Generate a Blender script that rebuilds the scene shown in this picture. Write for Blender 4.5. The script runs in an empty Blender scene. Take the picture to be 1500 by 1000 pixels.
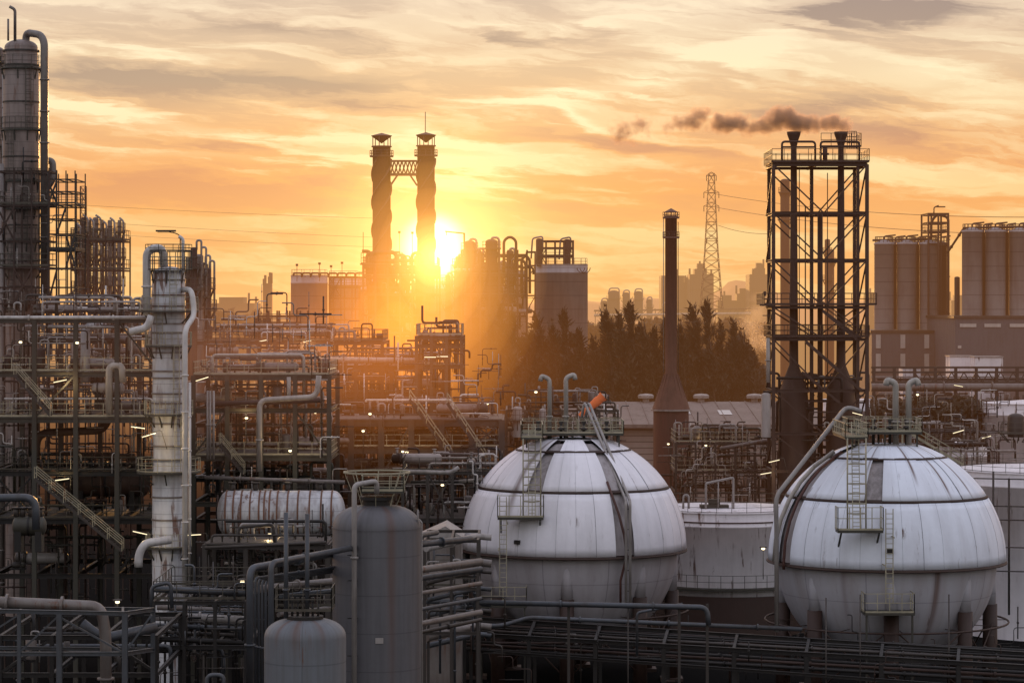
import bpy, math, random
from mathutils import Vector, Matrix
R_ = math.radians
random.seed(7)
sc = bpy.context.scene
C = sc.collection
CAMZ, F, HOR = 34.0, 4000.0, 450.0      # camera height, focal length in photo pixels, horizon row

def P(px, py, Y):                        # photo pixel at depth Y -> world point
    return Vector(((px-750.0)/F*Y, Y, CAMZ-(py-HOR)/F*Y))
def S(px, Y): return px/F*Y
def Z(py, Y): return CAMZ-(py-HOR)/F*Y
def X(px, Y): return (px-750.0)/F*Y

# ---------------------------------------------------------------- mesh builder
class MB:
    def __init__(s): s.v=[]; s.f=[]; s.sm=[]
    def add(s, vs, fs, smooth=False):
        o=len(s.v); s.v.extend([tuple(v) for v in vs])
        for f in fs: s.f.append(tuple(i+o for i in f)); s.sm.append(smooth)
        return s
    def box(s, c, size, rz=0.0):
        hx,hy,hz=size[0]/2,size[1]/2,size[2]/2
        ca,sa=math.cos(rz),math.sin(rz); vs=[]
        for dz in (-hz,hz):
            for dx,dy in ((-hx,-hy),(hx,-hy),(hx,hy),(-hx,hy)):
                vs.append((c[0]+dx*ca-dy*sa, c[1]+dx*sa+dy*ca, c[2]+dz))
        return s.add(vs,[(3,2,1,0),(4,5,6,7),(0,1,5,4),(1,2,6,5),(2,3,7,6),(3,0,4,7)])
    def beam(s, p, q, w, h=None):
        p,q=Vector(p),Vector(q); d=q-p
        if d.length<1e-5: return s
        h=h or w; d.normalize()
        up=Vector((0,0,1)) if abs(d.z)<0.95 else Vector((0,1,0))
        a=d.cross(up).normalized(); b=a.cross(d).normalized()
        vs=[]
        for o in (p,q):
            for i,j in ((-1,-1),(1,-1),(1,1),(-1,1)): vs.append(o+a*i*w/2+b*j*h/2)
        return s.add(vs,[(3,2,1,0),(4,5,6,7),(0,1,5,4),(1,2,6,5),(2,3,7,6),(3,0,4,7)])
    def ibeam(s, p, q, w, h=None):       # wide-flange section: two flanges and a web
        p,q=Vector(p),Vector(q); d=(q-p)
        if d.length<1e-5: return s
        h=h or w; d.normalize()
        up=Vector((0,0,1)) if abs(d.z)<0.95 else Vector((0,1,0))
        a=d.cross(up).normalized(); b=a.cross(d).normalized(); t=w*.12
        s.beam(p+b*(h/2-t/2),q+b*(h/2-t/2),w,t); s.beam(p-b*(h/2-t/2),q-b*(h/2-t/2),w,t)
        return s.beam(p,q,t,h-2*t-.004)
    def tube(s, pts, r, n=8, caps=True):
        pts=[Vector(p) for p in pts]; m=len(pts)
        if m<2: return s
        rr=r if isinstance(r,(list,tuple)) else [r]*m
        vs=[]; prev=None
        for i in range(m):
            if i==0: d=pts[1]-pts[0]
            elif i==m-1: d=pts[-1]-pts[-2]
            else: d=(pts[i+1]-pts[i]).normalized()+(pts[i]-pts[i-1]).normalized()
            if d.length<1e-8: d=Vector((0,0,1))
            d.normalize()
            if prev is None:
                up=Vector((0,0,1)) if abs(d.z)<0.9 else Vector((1,0,0))
                a=d.cross(up).normalized()
            else:
                a=(prev-d*prev.dot(d))
                a=a.normalized() if a.length>1e-6 else d.orthogonal().normalized()
            prev=a; b=d.cross(a)
            for k in range(n):
                t=2*math.pi*k/n; vs.append(pts[i]+(a*math.cos(t)+b*math.sin(t))*rr[i])
        fs=[]
        for i in range(m-1):
            for k in range(n):
                k2=(k+1)%n; fs.append((i*n+k,i*n+k2,(i+1)*n+k2,(i+1)*n+k))
        s.add(vs,fs,True)
        if caps:
            o=len(s.v)-len(vs)
            s.f.append(tuple(o+k for k in range(n))[::-1]); s.sm.append(False)
            s.f.append(tuple(o+(m-1)*n+k for k in range(n))); s.sm.append(False)
        return s
    def lathe(s, c, prof, n=32, axis=(0,0,1), a0=0.0, a1=2*math.pi, smooth=True):
        c=Vector(c); w=Vector(axis).normalized()
        u=Vector((1,0,0)) if abs(w.z)>0.9 else Vector((0,0,1)).cross(w).normalized()
        u=(u-w*u.dot(w)).normalized(); v=w.cross(u)
        full=abs(a1-a0-2*math.pi)<1e-6; nn=n if full else n+1
        vs=[]
        for (r,z) in prof:
            for k in range(nn):
                t=a0+(a1-a0)*k/n; vs.append(c+w*z+(u*math.cos(t)+v*math.sin(t))*r)
        fs=[]
        for i in range(len(prof)-1):
            for k in range(n):
                k2=(k+1)%nn; fs.append((i*nn+k,i*nn+k2,(i+1)*nn+k2,(i+1)*nn+k))
        return s.add(vs,fs,smooth)
    def ring(s, c, r, t, n=32, axis=(0,0,1), a0=0, a1=2*math.pi, m=5):
        c=Vector(c); w=Vector(axis).normalized()
        u=Vector((1,0,0)) if abs(w.x)<0.9 else Vector((0,1,0)); u=(u-w*u.dot(w)).normalized(); v=w.cross(u)
        pts=[c+(u*math.cos(a0+(a1-a0)*k/n)+v*math.sin(a0+(a1-a0)*k/n))*r for k in range(n+1)]
        return s.tube(pts,t,m,False)
    def rail(s, pts, h=1.1, step=1.6, w=.06):
        pts=[Vector(p) for p in pts]
        for a,b in zip(pts[:-1],pts[1:]):
            L=(b-a).length; n=max(1,int(round(L/step)))
            for i in range(n+1):
                q=a.lerp(b,i/n); s.beam(q,q+Vector((0,0,h)),w)
            for k in (1.0,.52): s.beam(a+Vector((0,0,h*k)),b+Vector((0,0,h*k)),w*.85)
            s.beam(a+Vector((0,0,.09)),b+Vector((0,0,.09)),w*.4,.15)
        return s
    def ringrail(s, c, r, a0, a1, h=1.1, w=.06, n=18):
        c=Vector(c)
        for k in range(n+1):
            t=a0+(a1-a0)*k/n; q=c+Vector((math.cos(t)*r,math.sin(t)*r,0))
            s.beam(q,q+Vector((0,0,h)),w)
        for k in (1,.52): s.ring(c+Vector((0,0,h*k)),r,w*.45,n*2,a0=a0,a1=a1,m=4)
        return s.ring(c+Vector((0,0,.09)),r,w*.7,n*2,a0=a0,a1=a1,m=4)
    def ladder(s, p, q, side=(1,0,0), w=.5, rung=.35, cage=None, t=.05):
        p,q=Vector(p),Vector(q); sd=Vector(side).normalized()*w/2
        s.beam(p-sd,q-sd,t); s.beam(p+sd,q+sd,t)
        L=(q-p).length; n=int(L/rung)
        for i in range(1,n): m=p.lerp(q,i/n); s.beam(m-sd,m+sd,t*.7)
        if cage is not None:
            cd=Vector(cage).normalized()*.7; m0=2.2
            k=int((L-m0)/1.2)
            for i in range(k+1):
                m=p.lerp(q,(m0+i*1.2)/L) if L>m0 else q
                s.tube([m-sd,m-sd*1.3+cd*.6,m+cd,m+sd*1.3+cd*.6,m+sd],t*.45,4,False)
            if L>m0:
                for g in (-sd*1.3+cd*.6,cd,sd*1.3+cd*.6): s.beam(p.lerp(q,m0/L)+g,q+g,t*.6)
        return s
    def stair(s, p, q, w=1.0, t=.09, wd=None):
        p,q=Vector(p),Vector(q); d=q-p; f=Vector((d.x,d.y,0)).normalized(); sd=Vector(wd) if wd else Vector((-f.y,f.x,0)); sd*=w/2
        for g in (sd,-sd): s.beam(p+g,q+g,t*.6,.24)
        n=max(3,int(abs(d.z)/.22))
        for i in range(n): m=p.lerp(q,(i+.5)/n); s.beam(m-sd*.97,m+sd*.97,.24,.035)
        return s
    def stair_rail(s,p,q,w=1.0,wd=None):
        p,q=Vector(p),Vector(q); d=q-p; f=Vector((d.x,d.y,0)).normalized(); sd=Vector(wd) if wd else Vector((-f.y,f.x,0)); sd*=w/2
        for g in (sd,-sd):
            for k in (1.0,.55): s.beam(p+g+Vector((0,0,k)),q+g+Vector((0,0,k)),.055)
            n=max(2,int(d.length/1.4))
            for i in range(n+1): m=p.lerp(q,i/n)+g; s.beam(m,m+Vector((0,0,1)),.055)
        return s
    def mesh(s, name, mat, org):
        me=bpy.data.meshes.new(name)
        o=Vector(org); me.from_pydata([(v[0]-o.x,v[1]-o.y,v[2]-o.z) for v in s.v],[],s.f)
        me.polygons.foreach_set('use_smooth',s.sm); 
        if mat: me.materials.append(mat)
        me.update(); return me

def fillet(pts, rad, n=5):
    pts=[Vector(p) for p in pts]; out=[pts[0]]
    for i in range(1,len(pts)-1):
        a,b,c=pts[i-1],pts[i],pts[i+1]; d1=(a-b); d2=(c-b)
        r=min(rad,d1.length*.49,d2.length*.49)
        if r<1e-4: out.append(b); continue
        p0=b+d1.normalized()*r; p1=b+d2.normalized()*r
        for k in range(n+1):
            t=k/n; out.append(p0*(1-t)**2+b*2*t*(1-t)+p1*t*t)
    out.append(pts[-1]); return out

# ---------------------------------------------------------------- things and parts
ALL=[]
def thing(name, label, cat, loc=(0,0,0), group=None):
    o=bpy.data.objects.new(name,None); o.empty_display_size=.5; C.objects.link(o)
    o.location=loc; o['label']=label; o['category']=cat
    if group: o['group']=group
    ALL.append(o); return o
def part(name, mb, mat, root, parent=None, label=None):
    if not mb.v: return None
    me=mb.mesh(name,mat,root.location); o=bpy.data.objects.new(name,me); C.objects.link(o)
    o.parent=parent or root
    if label: o['label']=label
    return o
def solo(name, mb, mat, label, cat, loc=None, group=None):
    if loc is None:
        xs=[v[0] for v in mb.v]; ys=[v[1] for v in mb.v]; zs=[v[2] for v in mb.v]
        loc=((min(xs)+max(xs))/2,(min(ys)+max(ys))/2,min(zs))
    me=mb.mesh(name,mat,loc); o=bpy.data.objects.new(name,me); C.objects.link(o); o.location=loc
    o['label']=label; o['category']=cat
    if group: o['group']=group
    ALL.append(o); return o
def struct(name, mb, mat, loc=(0,0,0)):
    me=mb.mesh(name,mat,loc); o=bpy.data.objects.new(name,me); C.objects.link(o); o.location=loc
    o['kind']='structure'; return o
def copy_tree(o, parent=None):
    c=o.copy(); C.objects.link(c)
    if parent: c.parent=parent
    else: ALL.append(c)
    for ch in list(o.children): copy_tree(ch,c)
    return c

# ---------------------------------------------------------------- materials
class NT:
    def __init__(s,nt): s.nt=nt
    def n(s,t,**k):
        nd=s.nt.nodes.new(t)
        for a,b in k.items(): setattr(nd,a,b)
        return nd
    def set(s,inp,val):
        if hasattr(val,'is_output') : s.nt.links.new(val,inp)
        else:
            if hasattr(val,'__len__') and inp.type=='RGBA' and len(val)==3: val=(*val,1)
            inp.default_value=val
    def m(s,op,a,b=None,c=None,clamp=False):
        nd=s.n('ShaderNodeMath',operation=op); nd.use_clamp=clamp; s.set(nd.inputs[0],a)
        if b is not None: s.set(nd.inputs[1],b)
        if c is not None: s.set(nd.inputs[2],c)
        return nd.outputs[0]
    def mix(s,f,a,b,mode='MIX'):
        nd=s.n('ShaderNodeMix',data_type='RGBA',blend_type=mode); s.set(nd.inputs[0],f)
        s.set(nd.inputs[6],a); s.set(nd.inputs[7],b); return nd.outputs[2]
    def ss(s,x,a,b):
        nd=s.n('ShaderNodeMapRange',interpolation_type='SMOOTHSTEP'); s.set(nd.inputs[0],x)
        s.set(nd.inputs[1],a); s.set(nd.inputs[2],b); return nd.outputs[0]
    def noise(s,vec,scale=5,detail=4,rough=.55,dist=0.0):
        nd=s.n('ShaderNodeTexNoise'); s.set(nd.inputs['Vector'],vec); nd.inputs['Scale'].default_value=scale
        nd.inputs['Detail'].default_value=detail; nd.inputs['Roughness'].default_value=rough
        nd.inputs['Distortion'].default_value=dist; return nd.outputs[0]
    def scale(s,vec,sc_):
        nd=s.n('ShaderNodeVectorMath',operation='MULTIPLY'); s.set(nd.inputs[0],vec); nd.inputs[1].default_value=sc_; return nd.outputs[0]
    def ramp(s,x,stops):
        nd=s.n('ShaderNodeValToRGB'); s.set(nd.inputs[0],x); cr=nd.color_ramp
        while len(cr.elements)<len(stops): cr.elements.new(.5)
        for e,(p,c) in zip(cr.elements,stops): e.position=p; e.color=(*c,1)
        return nd.outputs[0]

MATS={}
def mat(name, base, rough=.5, metal=0.0, dirt=.35, dirtcol=(.05,.035,.025), rust=0.0, rustcol=(.12,.045,.02), scale=.8, streak=(3,3,.35), bump=.15, seams=None):
    if name in MATS: return MATS[name]
    m=bpy.data.materials.new(name); m.use_nodes=True; t=NT(m.node_tree)
    bs=m.node_tree.nodes['Principled BSDF']; tc=t.n('ShaderNodeNewGeometry').outputs['Position']
    n1=t.noise(t.scale(tc,streak),scale,5,.6); n2=t.noise(tc,scale*.35,4,.6)
    f=t.ss(t.m('MULTIPLY',n1,n2),.16,.42)
    col=t.mix(t.m('MULTIPLY',f,dirt),base,dirtcol)
    n3=t.noise(tc,scale*3.3,3,.6); col=t.mix(t.m('MULTIPLY',n3,.35),col,[c*.55 for c in base])
    if rust>0:
        n4=t.noise(t.scale(tc,(1.6,1.6,.22)),1.3,6,.62,.3); n5=t.noise(tc,.22,2,.5)
        rf=t.m('MULTIPLY',t.ss(n4,.62-.12*rust,.70-.08*rust),t.ss(n5,.4,.62)); col=t.mix(t.m('MULTIPLY',rf,.9),col,rustcol)
    if seams:
        sp=t.n('ShaderNodeSeparateXYZ'); t.set(sp.inputs[0],tc)
        fr=t.m('FRACT',t.m('DIVIDE',sp.outputs[2],seams)); ln=t.m('LESS_THAN',fr,.05)
        col=t.mix(t.m('MULTIPLY',ln,.6),col,[c*.3 for c in base])
    t.set(bs.inputs['Base Color'],col); t.set(bs.inputs['Roughness'],t.m('MULTIPLY_ADD',n1,.35,rough-.1)); bs.inputs['Metallic'].default_value=metal
    if bump:
        b=t.n('ShaderNodeBump'); b.inputs['Strength'].default_value=bump; b.inputs['Distance'].default_value=.1
        t.set(b.inputs['Height'],t.noise(tc,1.7,4,.6)); t.set(bs.inputs['Normal'],b.outputs[0])
    MATS[name]=m; return m
WHITE=mat('white paint',(.80,.81,.84),.5,0,.22,(.3,.26,.24),.55,scale=.5)
LOWER=mat('weathered shell',(.40,.38,.39),.7,0,.65,(.16,.13,.12),.5,scale=.35)
TANKW=mat('tank white',(.84,.79,.80),.6,0,.28,(.22,.16,.14),.5,scale=.4,streak=(2,2,.15))
PALE=mat('pale grey pipe',(.34,.30,.275),.42,.04,.5)
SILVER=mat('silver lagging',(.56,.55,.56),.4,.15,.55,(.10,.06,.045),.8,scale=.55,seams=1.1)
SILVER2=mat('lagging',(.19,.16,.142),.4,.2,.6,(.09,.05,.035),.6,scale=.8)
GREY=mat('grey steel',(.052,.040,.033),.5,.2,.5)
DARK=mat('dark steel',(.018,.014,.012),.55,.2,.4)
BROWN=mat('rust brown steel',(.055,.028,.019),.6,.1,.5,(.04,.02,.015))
REDB=mat('red brown paint',(.10,.035,.025),.55,.05,.4)
OLIVE=mat('olive steel',(.050,.044,.031),.55,.1,.5)
RAILM=mat('railing paint',(.40,.35,.24),.5,.2,.4)
RAILD=mat('dull railing',(.085,.07,.05),.55,.2,.4)
CREAM=mat('cream pipe',(.42,.37,.32),.45,.2,.5)
FGREY=mat('foreground tank grey',(.13,.125,.13),.5,.1,.4,(.07,.05,.045),.25,scale=.3,streak=(2.5,2.5,.08))
FPALE=mat('foreground tank pale',(.22,.23,.25),.5,.1,.6,(.09,.08,.07),.35,scale=.6)
CHIM=mat('lone chimney paint',(.17,.082,.055),.6,.1,.4)
TOWER=mat('tower lagging',(.25,.19,.165),.45,.15,.6,(.07,.04,.03),.8,scale=.55,seams=.9)
RUSTY=mat('rusty strap',(.17,.075,.042),.7,0,.4)
WPIPE=mat('white pipe',(.62,.57,.53),.45,.02,.45)
FPIPE=mat('blue grey pipe',(.07,.074,.083),.4,.2,.6)
SILO=mat('silo cladding',(.40,.375,.375),.5,.3,.45,(.14,.09,.08),seams=2.4,scale=.3)
CONC=mat('concrete',(.28,.26,.25),.8,0,.5)
DBLUE=mat('dark cladding',(.10,.105,.12),.6,.1,.2)
LPANEL=mat('light panel',(.5,.46,.42),.6,0,.2)
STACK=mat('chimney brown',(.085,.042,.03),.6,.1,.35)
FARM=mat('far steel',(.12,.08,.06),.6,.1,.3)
ROOF=mat('corrugated roof',(.20,.165,.145),.6,.2,.5)
GLASS=mat('skylight sheet',(.6,.62,.62),.3,0,.2)
BARK=mat('bark',(.07,.05,.035),.9)
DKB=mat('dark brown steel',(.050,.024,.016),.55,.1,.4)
SOCK=mat('orange fabric',(.75,.18,.05),.8,0,.1)
ACC={id(PALE):'pale grey',id(SILVER):'silver lagged',id(SILVER2):'dull silver',id(GREY):'mid grey',id(DARK):'dark',id(TOWER):'brownish',id(RUSTY):'rusty',id(WPIPE):'off white',id(DKB):'dark brown',id(BROWN):'rusty brown',id(OLIVE):'olive green',id(CREAM):'cream',id(FPIPE):'blue grey',id(WHITE):'white',id(REDB):'dark red'}
def emit(name,col,st):
    m=bpy.data.materials.new(name); m.use_nodes=True; b=m.node_tree.nodes['Principled BSDF']
    b.inputs['Emission Color'].default_value=(*col,1); b.inputs['Emission Strength'].default_value=st; b.inputs['Base Color'].default_value=(.6,.6,.6,1); return m
TUBEL=emit('lit tube',(1,.84,.5),1.5); LAMPL=emit('lit lamp',(1,.8,.45),3.0)
# corrugated warehouse wall: slats in bump + colour
def slatmat():
    m=bpy.data.materials.new('slatted wall'); m.use_nodes=True; t=NT(m.node_tree); bs=m.node_tree.nodes['Principled BSDF']
    tc=t.n('ShaderNodeNewGeometry').outputs['Position']; sp=t.n('ShaderNodeSeparateXYZ'); t.set(sp.inputs[0],tc)
    fr=t.m('FRACT',t.m('DIVIDE',sp.outputs[2],.85)); ln=t.ss(fr,.0,.28)
    col=t.mix(ln,(.05,.04,.035),(.33,.29,.26)); col=t.mix(t.m('MULTIPLY',t.noise(tc,.6,5),.6),col,(.12,.09,.08))
    t.set(bs.inputs['Base Color'],col); bs.inputs['Roughness'].default_value=.7; return m
SLAT=slatmat()
def polar_mat(name,base,rough=.5,hz=(),nv=0,run=None,rust=.5,dirtc=(.2,.17,.16),zbase=0.0,rustcol=(.10,.04,.02),stain=.3,sphere=False):
    """paint for a round tank: weld seams, dirt and rust that run down from them (object space)"""
    m=bpy.data.materials.new(name); m.use_nodes=True; t=NT(m.node_tree); bs=m.node_tree.nodes['Principled BSDF']
    ob=t.n('ShaderNodeTexCoord').outputs['Object']; sp=t.n('ShaderNodeSeparateXYZ'); t.set(sp.inputs[0],ob)
    az=t.m('ARCTAN2',sp.outputs[1],sp.outputs[0]); z=sp.outputs[2]
    cb=t.n('ShaderNodeCombineXYZ'); t.set(cb.inputs[0],t.m('MULTIPLY',az,9.0)); t.set(cb.inputs[1],t.m('MULTIPLY',z,.16)); pv=cb.outputs[0]
    big=t.noise(ob,.22,4,.6); fine=t.noise(pv,2.6,6,.65); broad=t.noise(pv,.8,4,.55)
    col=t.mix(t.m('MULTIPLY',t.ss(broad,.35,.75),stain),base,dirtc)
    col=t.mix(t.m('MULTIPLY',t.noise(ob,2.1,5,.65),.3),col,[c*.6 for c in base])
    sm=None
    if nv:
        fr=t.m('FRACT',t.m('MULTIPLY',az,nv/6.28318)); d=t.m('ABSOLUTE',t.m('SUBTRACT',fr,.5)); near=t.ss(d,.38,.5); line=t.m('GREATER_THAN',d,.492)
        col=t.mix(t.m('MULTIPLY',line,.55),col,[c*.35 for c in base]); sm=near
    for h in hz:
        d=t.m('ABSOLUTE',t.m('SUBTRACT',z,h)); col=t.mix(t.m('MULTIPLY',t.m('LESS_THAN',d,.035),.5),col,[c*.4 for c in base])
    rf=t.m('MULTIPLY',t.ss(fine,.57,.64),t.ss(big,.48,.58))
    if sm is not None: rf=t.m('MULTIPLY',rf,t.m('MULTIPLY_ADD',sm,.9,.35))
    col=t.mix(t.m('MULTIPLY',rf,rust,clamp=True),col,rustcol)
    if run:
        for (ra,rw,z0,z1,amt) in run:
            g=t.m('EXPONENT',t.m('MULTIPLY',t.m('POWER',t.m('DIVIDE',t.m('SUBTRACT',t.m('MULTIPLY_ADD',t.m('SUBTRACT',broad,.5),rw*.8,az),ra),rw),2.0),-1.0))
            g=t.m('MULTIPLY',g,t.ss(z,z0,z1)); col=t.mix(t.m('MULTIPLY',g,amt,clamp=True),col,rustcol)
    t.set(bs.inputs['Base Color'],col); t.set(bs.inputs['Roughness'],t.m('MULTIPLY_ADD',broad,.3,rough-.1))
    bp=t.n('ShaderNodeBump'); bp.inputs['Strength'].default_value=.25; bp.inputs['Distance'].default_value=.12; t.set(bp.inputs['Height'],t.noise(ob,.9,3,.5)); t.set(bs.inputs['Normal'],bp.outputs[0])
    return m
def leafmat():
    m=bpy.data.materials.new('casuarina foliage'); m.use_nodes=True; t=NT(m.node_tree); bs=m.node_tree.nodes['Principled BSDF']
    g=t.n('ShaderNodeNewGeometry'); n=t.noise(g.outputs['Position'],.35,4); oi=t.n('ShaderNodeObjectInfo').outputs['Random']
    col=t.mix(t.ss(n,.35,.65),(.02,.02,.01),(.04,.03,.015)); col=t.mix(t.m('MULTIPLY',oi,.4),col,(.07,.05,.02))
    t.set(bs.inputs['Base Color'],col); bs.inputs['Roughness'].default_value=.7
    tr=t.n('ShaderNodeBsdfTranslucent'); t.set(tr.inputs[0],t.mix(.5,col,(.3,.12,.03)))
    mx=t.n('ShaderNodeMixShader'); mx.inputs[0].default_value=.08; m.node_tree.links.new(bs.outputs[0],mx.inputs[1]); m.node_tree.links.new(tr.outputs[0],mx.inputs[2])
    m.node_tree.links.new(mx.outputs[0],m.node_tree.nodes['Material Output'].inputs[0]); return m
LEAF=leafmat()
# ---------------------------------------------------------------- camera, world, sun, haze
cam=bpy.data.cameras.new('camera'); co=bpy.data.objects.new('camera',cam); C.objects.link(co); sc.camera=co
co.location=(0,0,CAMZ); co.rotation_euler=(R_(90),0,0); cam.sensor_width=36; cam.lens=36*F/1500; cam.shift_y=-50/1500
cam.clip_start=1; cam.clip_end=30000
sc.view_settings.view_transform='Standard'; sc.view_settings.look='None'; sc.view_settings.exposure=0
SUNPX,SUNPY=636,363
saz=math.atan((SUNPX-750)/F); sel=math.atan((HOR-SUNPY)/F*math.cos(saz))
LEL=R_(2.7)   # lamp height: a little above the disc so that light clears the far roofs
sundir=Vector((math.sin(saz)*math.cos(LEL),math.cos(saz)*math.cos(LEL),math.sin(LEL)))
sl=bpy.data.lights.new('sun','SUN'); sl.energy=4.5; sl.angle=R_(.5); sl.color=(1,.50,.16)
so=bpy.data.objects.new('sun',sl); C.objects.link(so); so.rotation_euler=sundir.to_track_quat('Z','Y').to_euler(); so.location=(-50,900,90)

w=bpy.data.worlds.new('World'); sc.world=w; w.use_nodes=True; t=NT(w.node_tree); bg=w.node_tree.nodes['Background']
dirv=t.n('ShaderNodeTexCoord').outputs['Generated']; sp=t.n('ShaderNodeSeparateXYZ'); t.set(sp.inputs[0],dirv)
dx,dy,dz=sp.outputs; dys=t.m('MAXIMUM',dy,.05)
U=t.m('MULTIPLY_ADD',t.m('DIVIDE',dx,dys),F,750.0)      # azimuth and elevation on a tangent plane of the sky
V=t.m('MULTIPLY_ADD',t.m('DIVIDE',dz,dys),-F,HOR)
cb=t.n('ShaderNodeCombineXYZ'); t.set(cb.inputs[0],t.m('DIVIDE',U,1000.0)); t.set(cb.inputs[1],t.m('DIVIDE',V,1000.0)); uv=cb.outputs[0]
wn=t.n('ShaderNodeTexNoise'); t.set(wn.inputs['Vector'],t.scale(uv,(2.2,7,1))); wn.inputs['Scale'].default_value=1.3; wn.inputs['Detail'].default_value=5
sw=t.n('ShaderNodeSeparateColor'); t.set(sw.inputs[0],wn.outputs['Color'])
Vw=t.m('MULTIPLY_ADD',t.m('SUBTRACT',sw.outputs[0],.5),46.0,V); Uw=t.m('MULTIPLY_ADD',t.m('SUBTRACT',sw.outputs[1],.5),170.0,U)
def s2l(c): return tuple(((x/255+.055)/1.055)**2.4 if x>10 else x/3294 for x in c)
ry=t.m('DIVIDE',V,500.0)
base=t.ramp(ry,[(0,s2l((222,198,172))),(.2,s2l((228,194,154))),(.40,s2l((240,188,128))),(.56,s2l((246,180,104))),(.72,s2l((250,188,106))),(.9,s2l((248,178,96)))])
def blob(cu,cv,su,sv,tilt=0.0,warp=True):
    a=t.m('SUBTRACT',Uw if warp else U,float(cu)); b=t.m('SUBTRACT',Vw if warp else V,float(cv)); tr=math.radians(tilt)
    a2=t.m('ADD',t.m('MULTIPLY',a,math.cos(tr)/su),t.m('MULTIPLY',b,math.sin(tr)/su))
    b2=t.m('ADD',t.m('MULTIPLY',b,math.cos(tr)/sv),t.m('MULTIPLY',a,-math.sin(tr)/sv))
    q=t.m('ADD',t.m('MULTIPLY',a2,a2),t.m('MULTIPLY',b2,b2))
    return t.m('EXPONENT',t.m('MULTIPLY',q,-1.0))
def acc(lst):
    o=None
    for (amp,*bb) in lst:
        v=t.m('MULTIPLY',blob(*bb),amp); o=v if o is None else t.m('ADD',o,v)
    return o
fw=t.noise(t.scale(uv,(9,60,1)),1.0,5,.6); Vw=t.m('MULTIPLY_ADD',t.m('SUBTRACT',fw,.5),26.0,Vw)
# streaky noise at two scales
wuv=t.n('ShaderNodeCombineXYZ'); t.set(wuv.inputs[0],t.m('DIVIDE',Uw,1000.0)); t.set(wuv.inputs[1],t.m('DIVIDE',t.m('MULTIPLY_ADD',Uw,-.10,Vw),1000.0))
s1=t.noise(t.scale(wuv.outputs[0],(1.7,14,1)),1.4,7,.58,.4); s2=t.noise(t.scale(wuv.outputs[0],(4.5,40,1)),1.3,5,.6,.3)
st=t.m('ADD',t.ss(s1,.46,.57),t.m('MULTIPLY',t.ss(s2,.45,.64),.55))
bright=acc([(1.0,165,163,150,10,8),(.9,350,193,250,9,3),(.9,290,226,230,13,3),(.9,560,242,120,9,0),(.8,170,75,130,11,5),(.7,330,99,110,7,6),(1.1,720,246,105,17,0),(.8,800,268,150,10,2),(.8,850,137,150,13,-8),(.9,1050,82,180,20,-14),
            (.8,820,171,60,7,24),(1.0,850,292,110,10,0),(.7,950,345,170,13,0),(.8,690,207,70,7,12),(.5,1330,262,260,30,4),(.4,980,400,260,40,0),(.5,380,392,260,30,0),(.5,180,20,260,16,4),(.5,900,25,220,18,-6),(.5,1420,90,120,20,-8)])
darkb=acc([(1.0,160,117,140,24,6),(.8,420,122,170,15,3),(.9,560,160,130,13,6),(1.1,250,274,330,24,0),(.8,480,302,210,9,0),(1.1,690,248,52,9,0),(1.1,862,318,78,9,0),(.9,780,300,80,8,0),(1.2,1285,15,140,27,-6),(.8,1350,197,200,21,6),
           (.7,1150,165,160,14,-8),(.6,700,60,200,13,-5),(.6,330,214,95,6,4),(.8,930,214,140,11,5),(.5,430,40,200,12,4),(.5,1060,300,140,12,4),(.5,330,352,240,8,0)])
cl=t.m('SUBTRACT',t.m('ADD',t.m('MULTIPLY',bright,t.m('MULTIPLY_ADD',st,.65,.45)),t.m('MULTIPLY',t.m('SUBTRACT',st,.35),.62)),t.m('MULTIPLY',darkb,t.m('MULTIPLY_ADD',st,-.25,1.25)))
up=t.m('MAXIMUM',cl,0.0,clamp=True); dn=t.m('MULTIPLY',cl,-1.0,clamp=True)
lightc=t.ramp(ry,[(0,s2l((250,228,196))),(.35,s2l((255,236,186))),(.55,s2l((255,240,170))),(.9,s2l((255,224,140)))])
darkc=t.ramp(ry,[(0,s2l((166,146,134))),(.24,s2l((182,156,132))),(.5,s2l((214,156,112))),(.65,s2l((236,172,102))),(.9,s2l((240,160,84)))])
sky=t.mix(t.m('MULTIPLY',up,.95,clamp=True),base,lightc); sky=t.mix(t.m('MULTIPLY',dn,.95,clamp=True),sky,darkc)
# glow of the low sun
du=t.m('SUBTRACT',U,float(SUNPX)); dv=t.m('SUBTRACT',V,float(SUNPY)); 
r2=t.m('ADD',t.m('MULTIPLY',du,du),t.m('MULTIPLY',t.m('MULTIPLY',dv,dv),1.9)); rr=t.m('SQRT',r2)
r0=t.m('SQRT',t.m('ADD',t.m('MULTIPLY',du,du),t.m('MULTIPLY',dv,dv)))
def ex(x,k,a): return t.m('MULTIPLY',t.m('EXPONENT',t.m('DIVIDE',x,-k)),a)
def addc(c,f,col): return t.mix(1.0,c,t.mix(f,(0,0,0),col),'ADD')
sky=t.mix(1.0,sky,t.ramp(ry,[(0,(1.06,1.06,1.07)),(.3,(1.10,1.11,1.12)),(.5,(1.08,1.03,1.10)),(.9,(1.10,1.06,1.12))]),'MULTIPLY'); sky=addc(sky,ex(rr,230.0,.58),(.75,.43,.09)); sky=addc(sky,ex(rr,70.0,2.2),(1.0,.70,.26)); 
core=t.m('SUBTRACT',1.0,t.ss(r0,16.0,60.0)); sky=addc(sky,core,(5,3.6,1.7))
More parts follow.
